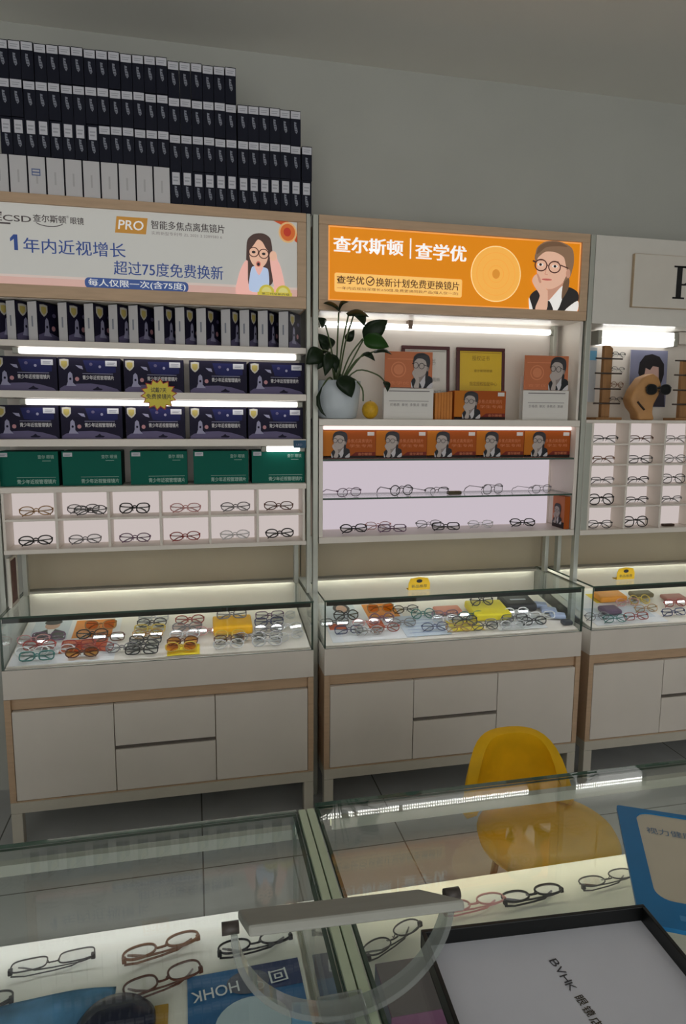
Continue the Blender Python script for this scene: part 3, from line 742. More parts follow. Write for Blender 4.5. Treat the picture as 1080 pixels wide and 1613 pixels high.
on_board(sheet(0.15, 0.11, PR['yellow']), 'paper_slip', 'yellow slip under dark spectacles in the plant cabinet', 'paper slip', 1.200, 2.745, h=0.0022)
on_board(sheet(0.21, 0.20, mat('ink_paleblue', (196,206,218), 0.5, noise=0), PR['blue']), 'paper_slip', 'pale blue printed slip under the teal spectacles', 'paper slip', 1.005, 2.725, h=0.0022)
on_board(sheet(0.24, 0.24, mat('ink_white2', (222,222,222), 0.5, noise=0), PR['pale']), 'paper_slip', 'white printed slip under white spectacles by the black case', 'paper slip', 1.46, 2.725, h=0.0022)
def case(w, d, h, m_, bev=0.008, lid=None):
    def f():
        m = MB().box(-w/2, w/2, 0, d, 0, h, m_, bev)
        if lid: cv = m.canvas((0, 0, h), (1,0,0), (0,1,0)); cv.rect(-w*.25, w*.25, d*.4, d*.5, lid, 0)
        return m
    return f
on_board(case(0.168, 0.115, 0.042, mat('yellow_orange_case', (236,176,30), 0.5)), 'glasses_case', 'orange-yellow glasses case with spectacles on top, box cabinet', 'glasses case', 0.150, 2.835, h=0.0050)
on_board(case(0.180, 0.160, 0.036, mat('bright_yellow_case', (230,212,40), 0.5)), 'glasses_case', 'large bright yellow glasses case beside the black case, plant cabinet', 'glasses case', 1.350, 2.815, rz=-3, h=0.0050)
on_board(case(0.160, 0.135, 0.040, mat('black_case', (46,46,48), 0.5), 0.014, PR['pale']), 'glasses_case', 'black glasses case with a pale mark, plant cabinet', 'glasses case', 1.530, 2.885, rz=-3, h=0.0050)
on_board(case(0.130, 0.070, 0.022, mat('coral_case', (222,140,112), 0.5)), 'glasses_case', 'flat coral pink glasses case, plant cabinet', 'glasses case', 1.165, 2.895, h=0.0050)
for k, (x, y) in enumerate(((1.636,2.91),(1.655,2.85),(1.668,2.79))):
    on_board(case(0.075, 0.045, 0.022, mat('pale_blue_case', (164,176,206), 0.45), 0.008), 'glasses_case', ('pale blue glasses case by the black case, %s of three from the back' % ORD[k+1]), 'glasses case', x, y, rz=-20, group='pale blue cases', h=0.0050)
on_board(case(0.05, 0.035, 0.020, mat('dark_small_case', (60,62,70), 0.4), 0.006), 'lens_box', 'small dark box in the front corner of the plant cabinet', 'box', 1.690, 2.735)
on_board(case(0.150, 0.085, 0.030, mat('orange_case', (230,150,40), 0.5)), 'glasses_case', 'orange glasses case, third cabinet', 'glasses case', 2.06, 2.930, h=0.0050)
on_board(case(0.12, 0.055, 0.024, mat('olive_case', (110,100,70), 0.5)), 'glasses_case', 'olive brown glasses case, third cabinet', 'glasses case', 2.25, 2.955, h=0.0050)
on_board(case(0.10, 0.075, 0.028, mat('plum_case', (92,72,92), 0.5), 0.02), 'glasses_case', 'dark plum glasses case, third cabinet', 'glasses case', 1.965, 2.79, h=0.0050)
on_board(case(0.12, 0.06, 0.020, mat('rosy_case', (176,120,110), 0.5), 0.008), 'glasses_case', 'rosy brown glasses case, third cabinet', 'glasses case', 2.40, 2.90, h=0.0050)

def board_specs(rows, group):
    for x, y, st, fr, lab, ln, th, rz, h in rows:
        spectacles(st, 'folded', (x, y, tz(y)+0.0032+h), rz, fr, lab, ln, th, rx=-40, group=group, tilt=TB)
A1 = 'in the dark column of spectacles, box cabinet'
rows = []
for k, (x, y, fr, wd) in enumerate(((-0.222,2.712,'black','black'),(-0.218,2.752,'gunmetal','dark grey'),(-0.212,2.795,'black','black'),(-0.206,2.842,'gold','olive gold'),(-0.200,2.892,'yellow','pale yellow'),(-0.194,2.944,'gunmetal','dark grey'),(-0.189,2.995,'clear','clear'))):
    rows.append((x, y, 'oval' if k % 2 else 'rect', fr, f'{wd} spectacles, {ORD[k+1]} from the front {A1}', 'clear', .0024, -2, 0.0))
for k, (x, y, fr, ln, wd) in enumerate(((-0.067,2.712,'yellow','amber','amber yellow'),(-0.062,2.758,'tortoise','amber','dark brown'),(-0.053,2.818,'clear','clear','clear'),(-0.043,2.884,'grey','clear','grey'),(-0.032,2.950,'red','clear','red'))):
    rows.append((x, y, 'oval', fr, f'{wd} spectacles, {ORD[k+1]} from the front in the column on the yellow slip', ln, .0024, 0, 0.001))
for k, (x, y, fr, wd) in enumerate(((0.124,2.712,'clear','clear'),(0.128,2.752,'tortoise','brown'),(0.134,2.794,'yellow','pale yellow'))):
    rows.append((x, y, 'oval', fr, f'{wd} spectacles, {ORD[k+1]} from the front before the orange-yellow case', 'clear', .0020, 0, 0.0))
rows.append((0.148, 2.885, 'rect', 'grey', 'grey spectacles lying on top of the orange-yellow case', 'clear', .0024, 0, 0.046))
for k, (x, y, fr, wd) in enumerate(((0.284,2.712,'clear','clear'),(0.292,2.760,'silver','silver'),(0.303,2.824,'grey','grey'),(0.312,2.893,'navy','navy'),(0.322,2.955,'purple','purple-black'))):
    rows.append((x, y, 'rect' if k > 2 else 'oval', fr, f'{wd} spectacles, {ORD[k+1]} from the front in the column beyond the orange-yellow case', 'clear', .0022, 0, 0.0))
for k, (x, y, rz) in enumerate(((0.392,2.752,20),(0.385,2.84,-15),(0.388,2.93,25))):
    rows.append((x, y, 'oval', 'clear', f'loose clear spectacles at the end of the box cabinet, {ORD[k+1]} from the front', 'clear', .0016, rz, 0.0))
for x, y, st, fr, ln, lab in ((-0.615,2.712,'rect','teal','clear','teal spectacles at the front edge of the portrait leaflet'),(-0.449,2.715,'oval','tortoise','amber','brown amber-lensed spectacles at the front edge of the portrait leaflet'),
                          (-0.471,2.787,'rect','red','clear','dark red spectacles in the middle of the portrait leaflet'),(-0.622,2.795,'oval','red','clear','red-brown spectacles near the portrait leaflet side'),
                          (-0.430,2.868,'oval','black','clear','black spectacles below the orange block of the portrait leaflet'),(-0.600,2.870,'rect','purple','clear','purple spectacles below the portrait face'),
                          (-0.405,2.945,'cat','gold','amber','amber cat-eye spectacles over the orange block of the portrait leaflet')):
    rows.append((x, y, st, fr, lab, ln, .0026, 0, 0.002))
for x, y, st, fr, lab in ((-0.545,2.752,'oval','clear','clear spectacles near the front of the portrait leaflet'),(-0.395,2.752,'oval','red','red spectacles behind the amber-lensed front pair'),(-0.362,2.835,'rect','tortoise','brown spectacles at the leaflet edge below the orange block'),
    (-0.655,2.850,'oval','pink','pink spectacles by the end glass of the box cabinet'),(-0.640,2.750,'oval','white','white spectacles behind the teal front pair'),(-0.300,2.735,'oval','grey','grey spectacles between leaflet and dark column'),(0.215,2.760,'oval','silver','silver spectacles between the brown and clear columns'),(0.050,2.835,'oval','pink','pinkish spectacles beside the orange-yellow case')):
    rows.append((x, y, st, fr, lab, 'clear', .0020, 0, 0.002))
board_specs(rows, 'spectacles in the glass top of the box cabinet')
rows = []
for x, y, st, fr, ln, lab, th in (
    (0.665,2.895,'round','black','clear','round black spectacles below the curly-haired portrait',.0026),(0.821,2.845,'round','purple','clear','round purple spectacles on the curly portrait leaflet',.0024),
    (0.649,2.768,'rect','navy','clear','blue-grey spectacles at the front of the curly portrait leaflet',.0020),(0.815,2.762,'oval','red','clear','thin red spectacles at the front of the curly portrait leaflet',.0018),
    (0.740,2.820,'oval','pink','clear','pink spectacles in the middle of the curly portrait leaflet',.0018),(0.845,2.955,'cat','gold','amber','amber cat-eye spectacles on the orange block of the curly portrait leaflet',.0026),
    (1.025,2.866,'round','teal','clear','round teal spectacles on the pale blue slip',.0026),(1.039,2.744,'oval','navy','clear','blue spectacles at the front of the pale blue slip',.0018),
    (1.112,2.810,'oval','clear','clear','clear spectacles behind the yellow slip',.0020),(1.195,2.775,'panto','black','clear','black spectacles on the yellow slip',.0024),
    (1.348,2.750,'rect','grey','clear','grey spectacles in front of the bright yellow case',.0020),(1.480,2.835,'oval','white','clear','white spectacles in front of the black case',.0028),
    (1.445,2.780,'rect','gunmetal','clear','dark grey spectacles between the white pair and the front glass',.0020),(1.520,2.738,'oval','black','clear','black spectacles at the front beside the small dark box',.0024)):
    rows.append((x, y, st, fr, lab, ln, th, 0, 0.002))
for x, y, st, fr, lab in ((0.905,2.800,'oval','grey','grey spectacles between the curly portrait leaflet and the pale blue slip'),(0.600,2.845,'rect','gunmetal','dark grey spectacles by the end glass next to the curly portrait'),
    (0.735,2.745,'oval','silver','silver spectacles at the front of the curly portrait leaflet, between blue-grey and red pairs'),(0.960,2.930,'oval','black','slim black spectacles behind the round teal pair'),
    (1.130,2.860,'rect','purple','plum spectacles before the coral case'),(1.250,2.830,'oval','teal','green spectacles beside the bright yellow case'),(1.405,2.715,'oval','clear','clear spectacles at the front edge before the bright yellow case'),
    (1.590,2.790,'rect','white','white spectacles between the black case and pale blue cases'),(1.145,2.722,'oval','gold','gold spectacles in front of the clear pair by the yellow slip'),(1.270,2.722,'oval','gunmetal','grey metal spectacles at the front beside the yellow slip')):
    rows.append((x, y, st, fr, lab, 'clear', .0020, 0, 0.002))
rows.append((1.325, 2.885, 'round', 'black', 'black spectacles lying on top of the bright yellow case', 'clear', .0022, 0, 0.040))
board_specs(rows, 'spectacles in the glass top of the plant cabinet')
rows = []
for x, y, st, fr, ln, lab, th in (
    (2.178,2.880,'round','yellow','clear','round yellow spectacles in the third cabinet',.0026),(1.925,2.712,'oval','teal','clear','teal spectacles at the front corner of the third cabinet',.0018),
    (2.045,2.724,'rect','red','clear','red spectacles at the front of the third cabinet',.0020),(1.850,2.745,'oval','grey','clear','grey spectacles by the end glass of the third cabinet',.0018),
    (2.342,2.830,'oval','red','clear','brown-red spectacles before the rosy case',.0022),(2.263,2.740,'rect','navy','clear','navy spectacles at the front of the third cabinet',.0022),
    (2.150,2.793,'oval','gold','clear','gold spectacles before the round yellow pair',.0020),(2.10,2.870,'oval','pink','clear','pink spectacles before the orange case of the third cabinet',.0018)):
    rows.append((x, y, st, fr, lab, ln, th, 0, 0.002))
board_specs(rows, 'spectacles in the glass top of the third cabinet')
# yellow tent cards on the counters
for x, lab, w in ((0.968, 'small yellow tent card on the glass top below the leaflet of the plant cabinet', 0.10), (2.005, 'small yellow tent card on the glass top of the third cabinet', 0.095)):
    t = thing('tent_card', lab, 'tent card', (x, 2.775, 0.9435)); ye = mat('tent_card_yellow', (236, 190, 20), 0.5, noise=0.03)
    m = MB(); m.prism([(-w/2, 0), (w/2, 0), (w/2*1.0, 0.030), (w/2*0.8, 0.052), (0, 0.058), (-w/2*0.8, 0.052), (-w/2, 0.030)], 0, 0.002, ye)
    cv = m.canvas((0, 0, 0)); cv.ell(0, 0.040, 0.014, 0.008, PR['dark'], 1, 14); cv.text('新品推荐', -w*.36, w*.36, 0.010, 0.024, PR['dark'], 1)
    m.build('card_face', t); MB().box(-w/2, w/2, 0.003, 0.035, 0, 0.002, ye).build('card_foot', t)

# ------------------------------------------------------------------ boxes on the shelves of the first cabinet
BX = {k: mat('box_' + k, c, 0.6, noise=0, spec=0.15) for k, c in dict(purple=(24,21,42), navy2=(30,33,78), lav=(92,86,116), lav2=(146,144,170), white=(206,204,206), gold=(176,160,92), shieldw=(182,178,168), pink=(178,130,136),
     black=(22,20,26), green=(4,92,78), greend=(4,50,42), pale=(170,196,186), navy=(27,29,42), navyside=(18,20,30), grey=(196,196,202), smear=(138,142,154)).items()}
def shield(cv, cx, cy, w, h, m1, m2, l):
    pts = lambda k: [(cx-w/2*k, cy+h/2*k), (cx, cy+h/2*k*1.12), (cx+w/2*k, cy+h/2*k), (cx+w/2*k, cy-h*0.05), (cx+w*0.28*k, cy-h*0.32*k), (cx, cy-h/2*k), (cx-w*0.28*k, cy-h*0.32*k), (cx-w/2*k, cy-h*0.05)]
    cv.poly(pts(1), m1, l); cv.poly(pts(0.66), m2, l+1)
def rocket(cv, cx, cy, w, h, l):
    cv.poly([(cx, cy+h/2), (cx+w*.28, cy+h*.36), (cx+w*.36, cy), (cx+w*.34, cy-h*.25), (cx+w*.8, cy-h/2), (cx-w*.6, cy-h/2), (cx-w*.36, cy-h*.2), (cx-w*.36, cy), (cx-w*.28, cy+h*.36)], BX['lav2'], l)
    cv.ell(cx, cy, w*.16, w*.18, BX['purple'], l+1, 14)
def purple_box_mesh(label_on=True):
    m = MB(); w, d, h = 0.232, 0.138, 0.131; m.box(0, w, 0, d, 0, h, BX['purple'], 0.001)
    cv = m.canvas((0, 0, 0)); s = w/540.0
    X = lambda x: (x-485)*s; Y = lambda y: h - (y-72)*h/283.0
    cv.poly([(X(700),Y(92)),(X(985),Y(92)),(X(985),Y(190)),(X(880),Y(205)),(X(730),Y(190))], BX['navy2'], 0)
    cv.poly([(X(490),Y(352)),(X(492),Y(330)),(X(530),Y(308)),(X(640),Y(290)),(X(760),Y(286)),(X(880),Y(300)),(X(990),Y(330)),(X(1015),Y(352))], BX['lav'], 0)
    shield(cv, X(538), Y(132), 78*s, 92*s, BX['shieldw'], BX['gold'], 1); rocket(cv, X(586), Y(250), 62*s, 128*s, 2)
    cv.ell(X(644), Y(250), 18*s, 19*s, BX['pink'], 1, 16)
    cv.poly([(X(635),Y(135)),(X(690),Y(140)),(X(700),Y(170)),(X(665),Y(160))], BX['lav2'], 1); cv.ell(X(768), Y(125), 15*s, 14*s, BX['lav'], 1, 12); cv.ell(X(845), Y(145), 12*s, 13*s, BX['lav2'], 1, 12)
    cv.poly([(X(775),Y(335)),(X(800),Y(325)),(X(820),Y(310)),(X(835),Y(325)),(X(865),Y(332)),(X(850),Y(342)),(X(785),Y(342))], BX['purple'], 1)
    cv.rect(X(692), X(958), Y(206), Y(202), BX['lav2'], 1); cv.text('青少年近视管理镜片', X(692), X(965), Y(255), Y(218), BX['white'], 1, 0.010)
    return m.mesh('lens_carton')
LABW = mat('label_white', (206, 206, 214), 0.6, noise=0); LABI = mat('label_ink', (166, 168, 178), 0.6, noise=0)
def label_mesh(w, h, m_=None, ink=None):
    ink = ink or BX['smear']
    m = MB().box(0, w, -0.0012, -0.0004, 0, h, m_ or BX['grey']); cv = m.canvas((0, -0.0012, 0))
    cv.rect(w*.15, w*.85, h*.55, h*.66, ink, 0); cv.rect(w*.15, w*.75, h*.28, h*.40, ink, 0); return m.mesh('label')
pb_mesh = purple_box_mesh(); pl_mesh = label_mesh(0.043, 0.021)
def shelf_boxes(mesh, name, xs_, y, z, labf, cat, group, lab=None, lab_at=None):
    for k, x in enumerate(xs_):
        o = bpy.data.objects.new(name, mesh); COL.objects.link(o); o.location = (x, y, z); tag(o, labf(k), cat, group)
        if lab:
            for q in (lab_at if isinstance(lab_at, list) and lab_at and isinstance(lab_at[0], tuple) else [lab_at]):
                l = bpy.data.objects.new('label', lab); COL.objects.link(l); l.parent = o; l.location = (q[0], 0, q[1])
n5 = lambda k: ['fifth', 'fourth', 'third', 'second', 'first'][k]
shelf_boxes(pb_mesh, 'lens_carton', (-0.744, -0.507, -0.262, -0.008, 0.234), 2.855, 1.7955, lambda k: f'dark purple rocket carton on the upper carton shelf, {n5(k)} from the post', 'carton', 'purple cartons on the upper shelf', pl_mesh, (0.176, 0.100))
shelf_boxes(pb_mesh, 'lens_carton', (-0.746, -0.507, -0.262, -0.012, 0.227), 2.855, 1.6095, lambda k: f'dark purple rocket carton on the lower carton shelf, {n5(k)} from the post', 'carton', 'purple cartons on the lower shelf', pl_mesh, (0.176, 0.100))
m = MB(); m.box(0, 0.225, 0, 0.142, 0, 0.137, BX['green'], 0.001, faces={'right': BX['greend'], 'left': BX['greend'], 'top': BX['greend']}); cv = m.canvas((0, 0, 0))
cv.text('查尔 眼镜', 0.150, 0.210, 0.108, 0.123, BX['pale'], 1); cv.rect(0.166, 0.198, 0.099, 0.1005, BX['pale'], 1)
cv.rect(0.070, 0.214, 0.034, 0.0352, BX['pale'], 1); cv.text('青少年近视管理镜片', 0.070, 0.214, 0.009, 0.027, BX['pale'], 1, 0.010)
gm = m.mesh('lens_carton')
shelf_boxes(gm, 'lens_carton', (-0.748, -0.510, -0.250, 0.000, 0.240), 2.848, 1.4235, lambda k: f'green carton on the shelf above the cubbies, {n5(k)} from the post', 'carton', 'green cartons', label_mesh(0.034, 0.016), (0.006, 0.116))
# upright boxes turned a little on the top shelf
m = MB(); w, d, h = 0.046, 0.115, 0.150
m.box(-w, 0, 0, d, 0, h, BX['black'], 0.001, faces={'front': BX['grey']})
cv = m.canvas((0, 0, 0), (0,1,0)); cv.rect(0.002, d-0.002, 0.002, h-0.004, BX['purple'], 0)
cv.poly([(0.003,0.003),(d-0.003,0.003),(d-0.003,0.024),(d*.6,0.036),(d*.3,0.036),(0.003,0.024)], BX['lav'], 1)
shield(cv, 0.034, 0.117, 0.040, 0.044, BX['shieldw'], BX['gold'], 2); rocket(cv, 0.048, 0.058, 0.030, 0.070, 2); cv.ell(0.082, 0.055, 0.010, 0.010, BX['pink'], 2, 14); cv.ell(0.088, 0.105, 0.010, 0.008, BX['lav'], 2, 12)
cv2 = m.canvas((-w, 0, 0)); cv2.rect(0.002, w-0.002, 0.002, h-0.002, BX['white'], 0); cv2.rect(w*.40, w*.56, 0.055, 0.095, BX['smear'], 1)
um = m.mesh('lens_carton')
spx = [-0.715, -0.648, -0.571, -0.463, -0.366, -0.277, -0.200, -0.101, -0.021, 0.063, 0.160, 0.236, 0.312, 0.397]
for k, x in enumerate(spx):
    o = bpy.data.objects.new('lens_carton', um); COL.objects.link(o); o.location = (x, 2.845, 1.9845); o.rotation_euler = (0, 0, math.radians(-36 + (k*7 % 5)))
    tag(o, f'upright rocket carton turned to show its white spine, {ORD[len(spx)-k]} from the post', 'carton', 'upright cartons under the cream sign')

# star sticker and blue sticker on the shelf edges
m = MB(); pts = []; pts2 = []
for k in range(28):
    a = 2*PI*k/28 + 0.1; r = 1.0 if k % 2 == 0 else 0.76
    pts.append((0.072*r*math.cos(a), 0.064*r*math.sin(a))); pts2.append((0.066*r*math.cos(a), 0.058*r*math.sin(a)))
m.prism(pts, 0.0, 0.0012, mat('sticker_red', (170, 52, 36), 0.5, noise=0.02)); cv = m.canvas((0, 0, 0)); cv.poly(pts2, mat('sticker_yellow', (214, 196, 62), 0.5, noise=0.04), 1)
cv.text('试戴7天', -0.030, 0.030, 0.008, 0.028, PR['dark'], 2, 0.01); cv.text('免费换镜片', -0.048, 0.048, -0.018, 0.003, PR['dark'], 2, 0.01)
tag(m.build('star_sticker', None, (-0.128, UY-0.0018, 1.786)), 'yellow starburst sticker with a red rim on the carton shelf edge', 'sticker')
m = MB(); m.box(0, 0.053, 0, 0.002, 0, 0.032, mat('sticker_blue', (24, 74, 104), 0.5, noise=0.05)); cv = m.canvas((0, 0, 0)); cv.text('LED', 0.012, 0.036, 0.010, 0.018, BX['lav2'], 1)
tag(m.build('price_tag', None, (0.411, UY-0.003, 1.573)), 'small dark blue tag on the shelf edge by the post', 'tag')

# ------------------------------------------------------------------ boxes stacked on top of the first cabinet
def navy_mesh(lab):
    m = MB(); w, h, d = 0.0414, 0.1295, 0.105
    m.box(0, w, 0, d, 0, h, BX['navyside'], 0.0008, faces={'front': BX['navy']}); cv = m.canvas((0, 0, 0))
    y = h - 0.042 if lab == 'wide' else h - 0.058
    pts = [(0.015,0),(0.024,-0.002),(0.023,-0.012),(0.027,-0.022),(0.029,-0.036),(0.024,-0.044),(0.018,-0.036),(0.0155,-0.018)]
    cv.poly([(a, y+b) for a, b in pts], BX['smear'], 0)
    for q in range(4): cv.rect(0.018, 0.026, y-0.010-q*0.009, y-0.008-q*0.009, BX['navy'], 1)
    return m.mesh('lens_box')
navy = {k: navy_mesh(k) for k in ('wide', 'tall')}
nlab = {'wide': label_mesh(0.0375, 0.027, LABW, LABI), 'tall': label_mesh(0.028, 0.045, LABW, LABI)}
def navy_box(x, y, z, kind, label, ry=0.0):
    o = bpy.data.objects.new('lens_box', navy[kind]); COL.objects.link(o); o.location = (x, y, z); o.rotation_euler = (0, math.radians(ry), 0)
    tag(o, label, 'box', 'navy boxes stacked on the box cabinet')
    l = bpy.data.objects.new('label', nlab[kind]); COL.objects.link(l); l.parent = o
    l.location = (0.0020, 0, 0.1295-0.0305) if kind == 'wide' else (0.0068, 0, 0.1295-0.054)
ZB = 2.5135; pA = 0.0428; YB = 2.830
RN = ['bottom', 'second', 'third', 'top']
NA = 20
for r in range(4):
    for k in range(NA):
        x = 0.196 - pA*(k+1); jitter = ((k*37 + r*17) % 7 - 3)*0.0006
        if r == 0 and k >= 6: continue
        z = ZB + 0.1298*r + (0.0070 if k >= 6 else 0)
        kind = 'tall' if (r == 0 or (r == 1 and k >= 12)) else 'wide'
        navy_box(x, YB + jitter*2, z, kind, f'narrow navy box, tall four-row block, {RN[r]} row, {ORD[k+1]} from its stepped edge')
for r in range(3):
    for k in range(6):
        x = 0.448 - 0.0416*(k+1); jitter = ((k*29 + r*13) % 7 - 3)*0.0006
        navy_box(x, YB + jitter*2, ZB + 0.1298*r, 'tall' if r == 0 else 'wide', f'narrow navy box, lower three-row block, {RN[r] if r < 2 else "top"} row, {ORD[k+1]} from its outer edge')
for r in range(2):
    navy_box(0.4497 + 0.0016*r, YB, ZB + 0.1298*r, 'tall' if r == 0 else 'wide', 'narrow navy box at the very end of the stack, ' + ('below the other' if r == 0 else 'above the other'))
m = MB(); w, h = 0.062, 0.1363; m.box(0, w, 0, 0.105, 0, h, BX['navyside'], 0.001, faces={'front': BX['navyside']}); cv = m.canvas((0, 0, 0))
cv.rect(0.0030, w-0.0010, 0.002, h-0.002, BX['white'], 0); cv.rect(w*.46, w*.56, 0.040, 0.085, mat('faint_print', (184,182,184), 0.5, noise=0), 1)
wm = m.mesh('lens_box')
for k in range(10):
    x = -0.061 - 0.0640*(k+1)
    o = bpy.data.objects.new('lens_box', wm); COL.objects.link(o); o.location = (x, YB-0.002, ZB)
    tag(o, f'white-faced box in the bottom row, {ORD[k+1]} from the navy boxes', 'box', 'white boxes stacked on the box cabinet')
    if k == 7:
        l = MB().box(0.014, 0.044, -0.0014, -0.0002, 0.068, 0.092, mat('label_blue', (96,112,160), 0.5)); cv = l.canvas((0, -0.0014, 0)); cv.rect(0.017, 0.041, 0.071, 0.077, BX['white'], 0); cv.rect(0.017, 0.041, 0.082, 0.088, BX['white'], 0)
        l = l.build('label', o); l['label'] = 'blue label'; o['label'] = 'white-faced box with a small blue label in the bottom row'

# ------------------------------------------------------------------ things on the plant shelf
ZS = 1.6955
# potted plant
pl = thing('potted_plant', 'dark green broad-leaved plant in a milky white pot', 'potted plant', (0.613, 2.884, ZS))
POT = mat('milky_pot', (190, 198, 204), 0.25, noise=0.03)
MB().lathe([(0.064,0),(0.082,0.004),(0.092,0.05),(0.099,0.12),(0.101,0.160),(0.096,0.160),(0.092,0.12),(0.084,0.145)], POT, 36).build('pot', pl)
MB().lathe([(0.05,0.135),(0.088,0.146),(0.02,0.152)], mat('potting_soil', (60, 50, 40), 0.9, noise=0.3, scale=60), 24).build('soil', pl)
LEAF = mat('leaf_green', (34, 54, 30), 0.38, noise=0.18, scale=20); LEAF2 = mat('leaf_bright_green', (52, 96, 36), 0.35, noise=0.15, scale=20); STEM = mat('stem_green', (74, 90, 52), 0.5, noise=0.1)
def leaf(base, tip, w, m_, fold=0.25, droop=0.02, face=(0,-1,0)):
    m = MB(); b = Vector(base); t = Vector(tip); ax = (t-b); L = ax.length; ax.normalize()
    f = Vector(face); sd = ax.cross(f)
    if sd.length < 0.1: sd = ax.cross(Vector((1,0,0)))
    sd.normalize(); nrm = sd.cross(ax).normalized()
    rows = []; N = 10
    for i in range(N+1):
        s_ = i/N; wd = w*(math.sin(PI*min(1, s_**0.75))**0.8)*(1-0.15*s_) if 0 < i < N else 0.0006
        c = b + ax*L*s_ + nrm*droop*math.sin(PI*s_)
        rows.append([m.bm.verts.new(c + sd*(wd*q) - nrm*abs(q)*wd*fold) for q in (-1, -0.5, 0, 0.5, 1)])
    k = m.mi(m_)
    for A, B in zip(rows, rows[1:]):
        for q in range(4):
            g = m.bm.faces.new((A[q], A[q+1], B[q+1], B[q])); g.material_index = k; g.smooth = True
    geom = list(m.bm.faces)
    bmesh.ops.solidify(m.bm, geom=geom, thickness=0.0012)
    return m
def px(x, y, dy=0.0): return ((x-531)/365.0, dy, (655-y)/365.0)
leaves = [((528,496),(500,486),.021,LEAF,-.10,'t'),((524,494),(538,483),.014,LEAF,-.11,'t'),((536,498),(570,503),.022,LEAF,-.10,'t'),((548,494),(562,517),.018,LEAF,-.11,'t'),
          ((568,532),(604,504),.024,LEAF,-.05,'f'),((566,532),(605,545),.022,LEAF2,-.07,'f'),((582,552),(611,556),.014,LEAF,-.06,'t'),((568,554),(585,566),.008,LEAF,-.05,'f'),
          ((500,553),(474,575),.022,LEAF,-.10,'f'),((510,556),(502,592),.014,LEAF,-.11,'f'),((528,590),(543,623),.024,LEAF,-.115,'f'),((516,545),(500,524),.016,LEAF,.03,'f'),
          ((512,512),(500,500),.012,LEAF,.03,'f'),((602,596),(605,613),.009,LEAF,-.06,'f'),((520,556),(524,585),.012,LEAF,-.04,'f'),((507,560),(492,582),.012,LEAF,-.09,'f'),((516,552),(505,538),.014,LEAF,.02,'f'),((524,545),(515,528),.012,LEAF,.03,'f'),((545,535),(556,518),.011,LEAF,.0,'f')]
for (a, b, w, m_, dy, fc) in leaves:
    w *= 1.85
    leaf(px(*a, dy), px(*b, dy-0.02), w, m_, face=(0,-0.5,0.85) if fc == 't' else (0.1,-1,0.25)).build('leaf', pl)
stems = [[(531,602,0),(528,560,-.03),(525,497,-.10)],[(531,602,0),(535,545,-.04),(540,500,-.10)],[(530,600,0),(520,545,-.01),(513,510,.02)],[(534,602,0),(548,560,-.02),(567,532,-.05)],[(534,602,0),(555,560,-.03),(567,534,-.06)],
         [(534,605,0),(558,565,-.03),(583,552,-.06)],[(534,605,0),(555,572,-.03),(568,555,-.05)],[(535,606,0),(560,580,-.03),(590,586,-.05),(603,598,-.06)],[(528,604,0),(515,558,-.05),(501,553,-.10)],[(528,604,0),(518,570,-.05),(511,556,-.11)],
         [(530,604,0),(530,588,-.06),(529,590,-.11)],[(535,604,0),(550,592,-.04),(562,608,-.10),(563,628,-.112)],[(528,604,0),(515,592,-.06),(500,606,-.11)],[(533,600,0),(540,540,-.04),(548,500,-.10)],[(531,602,0),(519,560,.01),(515,545,.03)]]
for st in stems:
    ps = [Vector(px(x, y, dy)) for x, y, dy in st]; sm = []
    for i in range(len(ps)-1):
        for k in range(4):
            q = k/4; p0 = ps[max(0,i-1)]; p1 = ps[i]; p2 = ps[i+1]; p3 = ps[min(len(ps)-1,i+2)]
            sm.append(0.5*((2*p1)+(p2-p0)*q+(2*p0-5*p1+4*p2-p3)*q*q+(3*p1-p0-3*p2+p3)*q*q*q))
    sm.append(ps[-1]); MB().tube(sm, 0.0034, STEM, seg=6).build('stem', pl)
m = MB(); k = m.mi(LEAF); path = [(500,606,-.11),(493,622,-.118),(494,635,-.118),(500,646,-.115),(506,652,-.11)]; wd = [.002,.011,.013,.009,.002]; A = None
for (x, y, dy), w in zip(path, wd):
    p = Vector(px(x, y, dy)); B = [m.bm.verts.new(p + Vector((-w*0.8, 0.004, 0))), m.bm.verts.new(p + Vector((0, -0.004, 0))), m.bm.verts.new(p + Vector((w*0.6, 0.004, 0)))]
    if A:
        for q in range(2):
            g = m.bm.faces.new((A[q], A[q+1], B[q+1], B[q])); g.material_index = k; g.smooth = True
    A = B
bmesh.ops.solidify(m.bm, geom=list(m.bm.faces), thickness=0.0012)
m.build('leaf', pl)
# fruit
orr = thing('orange_fruit', 'small yellow-orange fruit beside the plant pot', 'fruit', (0.752, 2.850, ZS))
ORM = mat('orange_peel', (204, 158, 30), 0.5, noise=0.12, scale=90)
MB().lathe([(0.0005,0.0)]+[(0.0355*math.sin(PI*k/14), 0.0385-0.0385*math.cos(PI*k/14)) for k in range(1,14)]+[(0.0005,0.077)], ORM, 24).build('peel', orr)
MB().lathe([(0.003,0.0755),(0.0035,0.078),(0.001,0.0795)], STEM, 8).build('stem', orr)
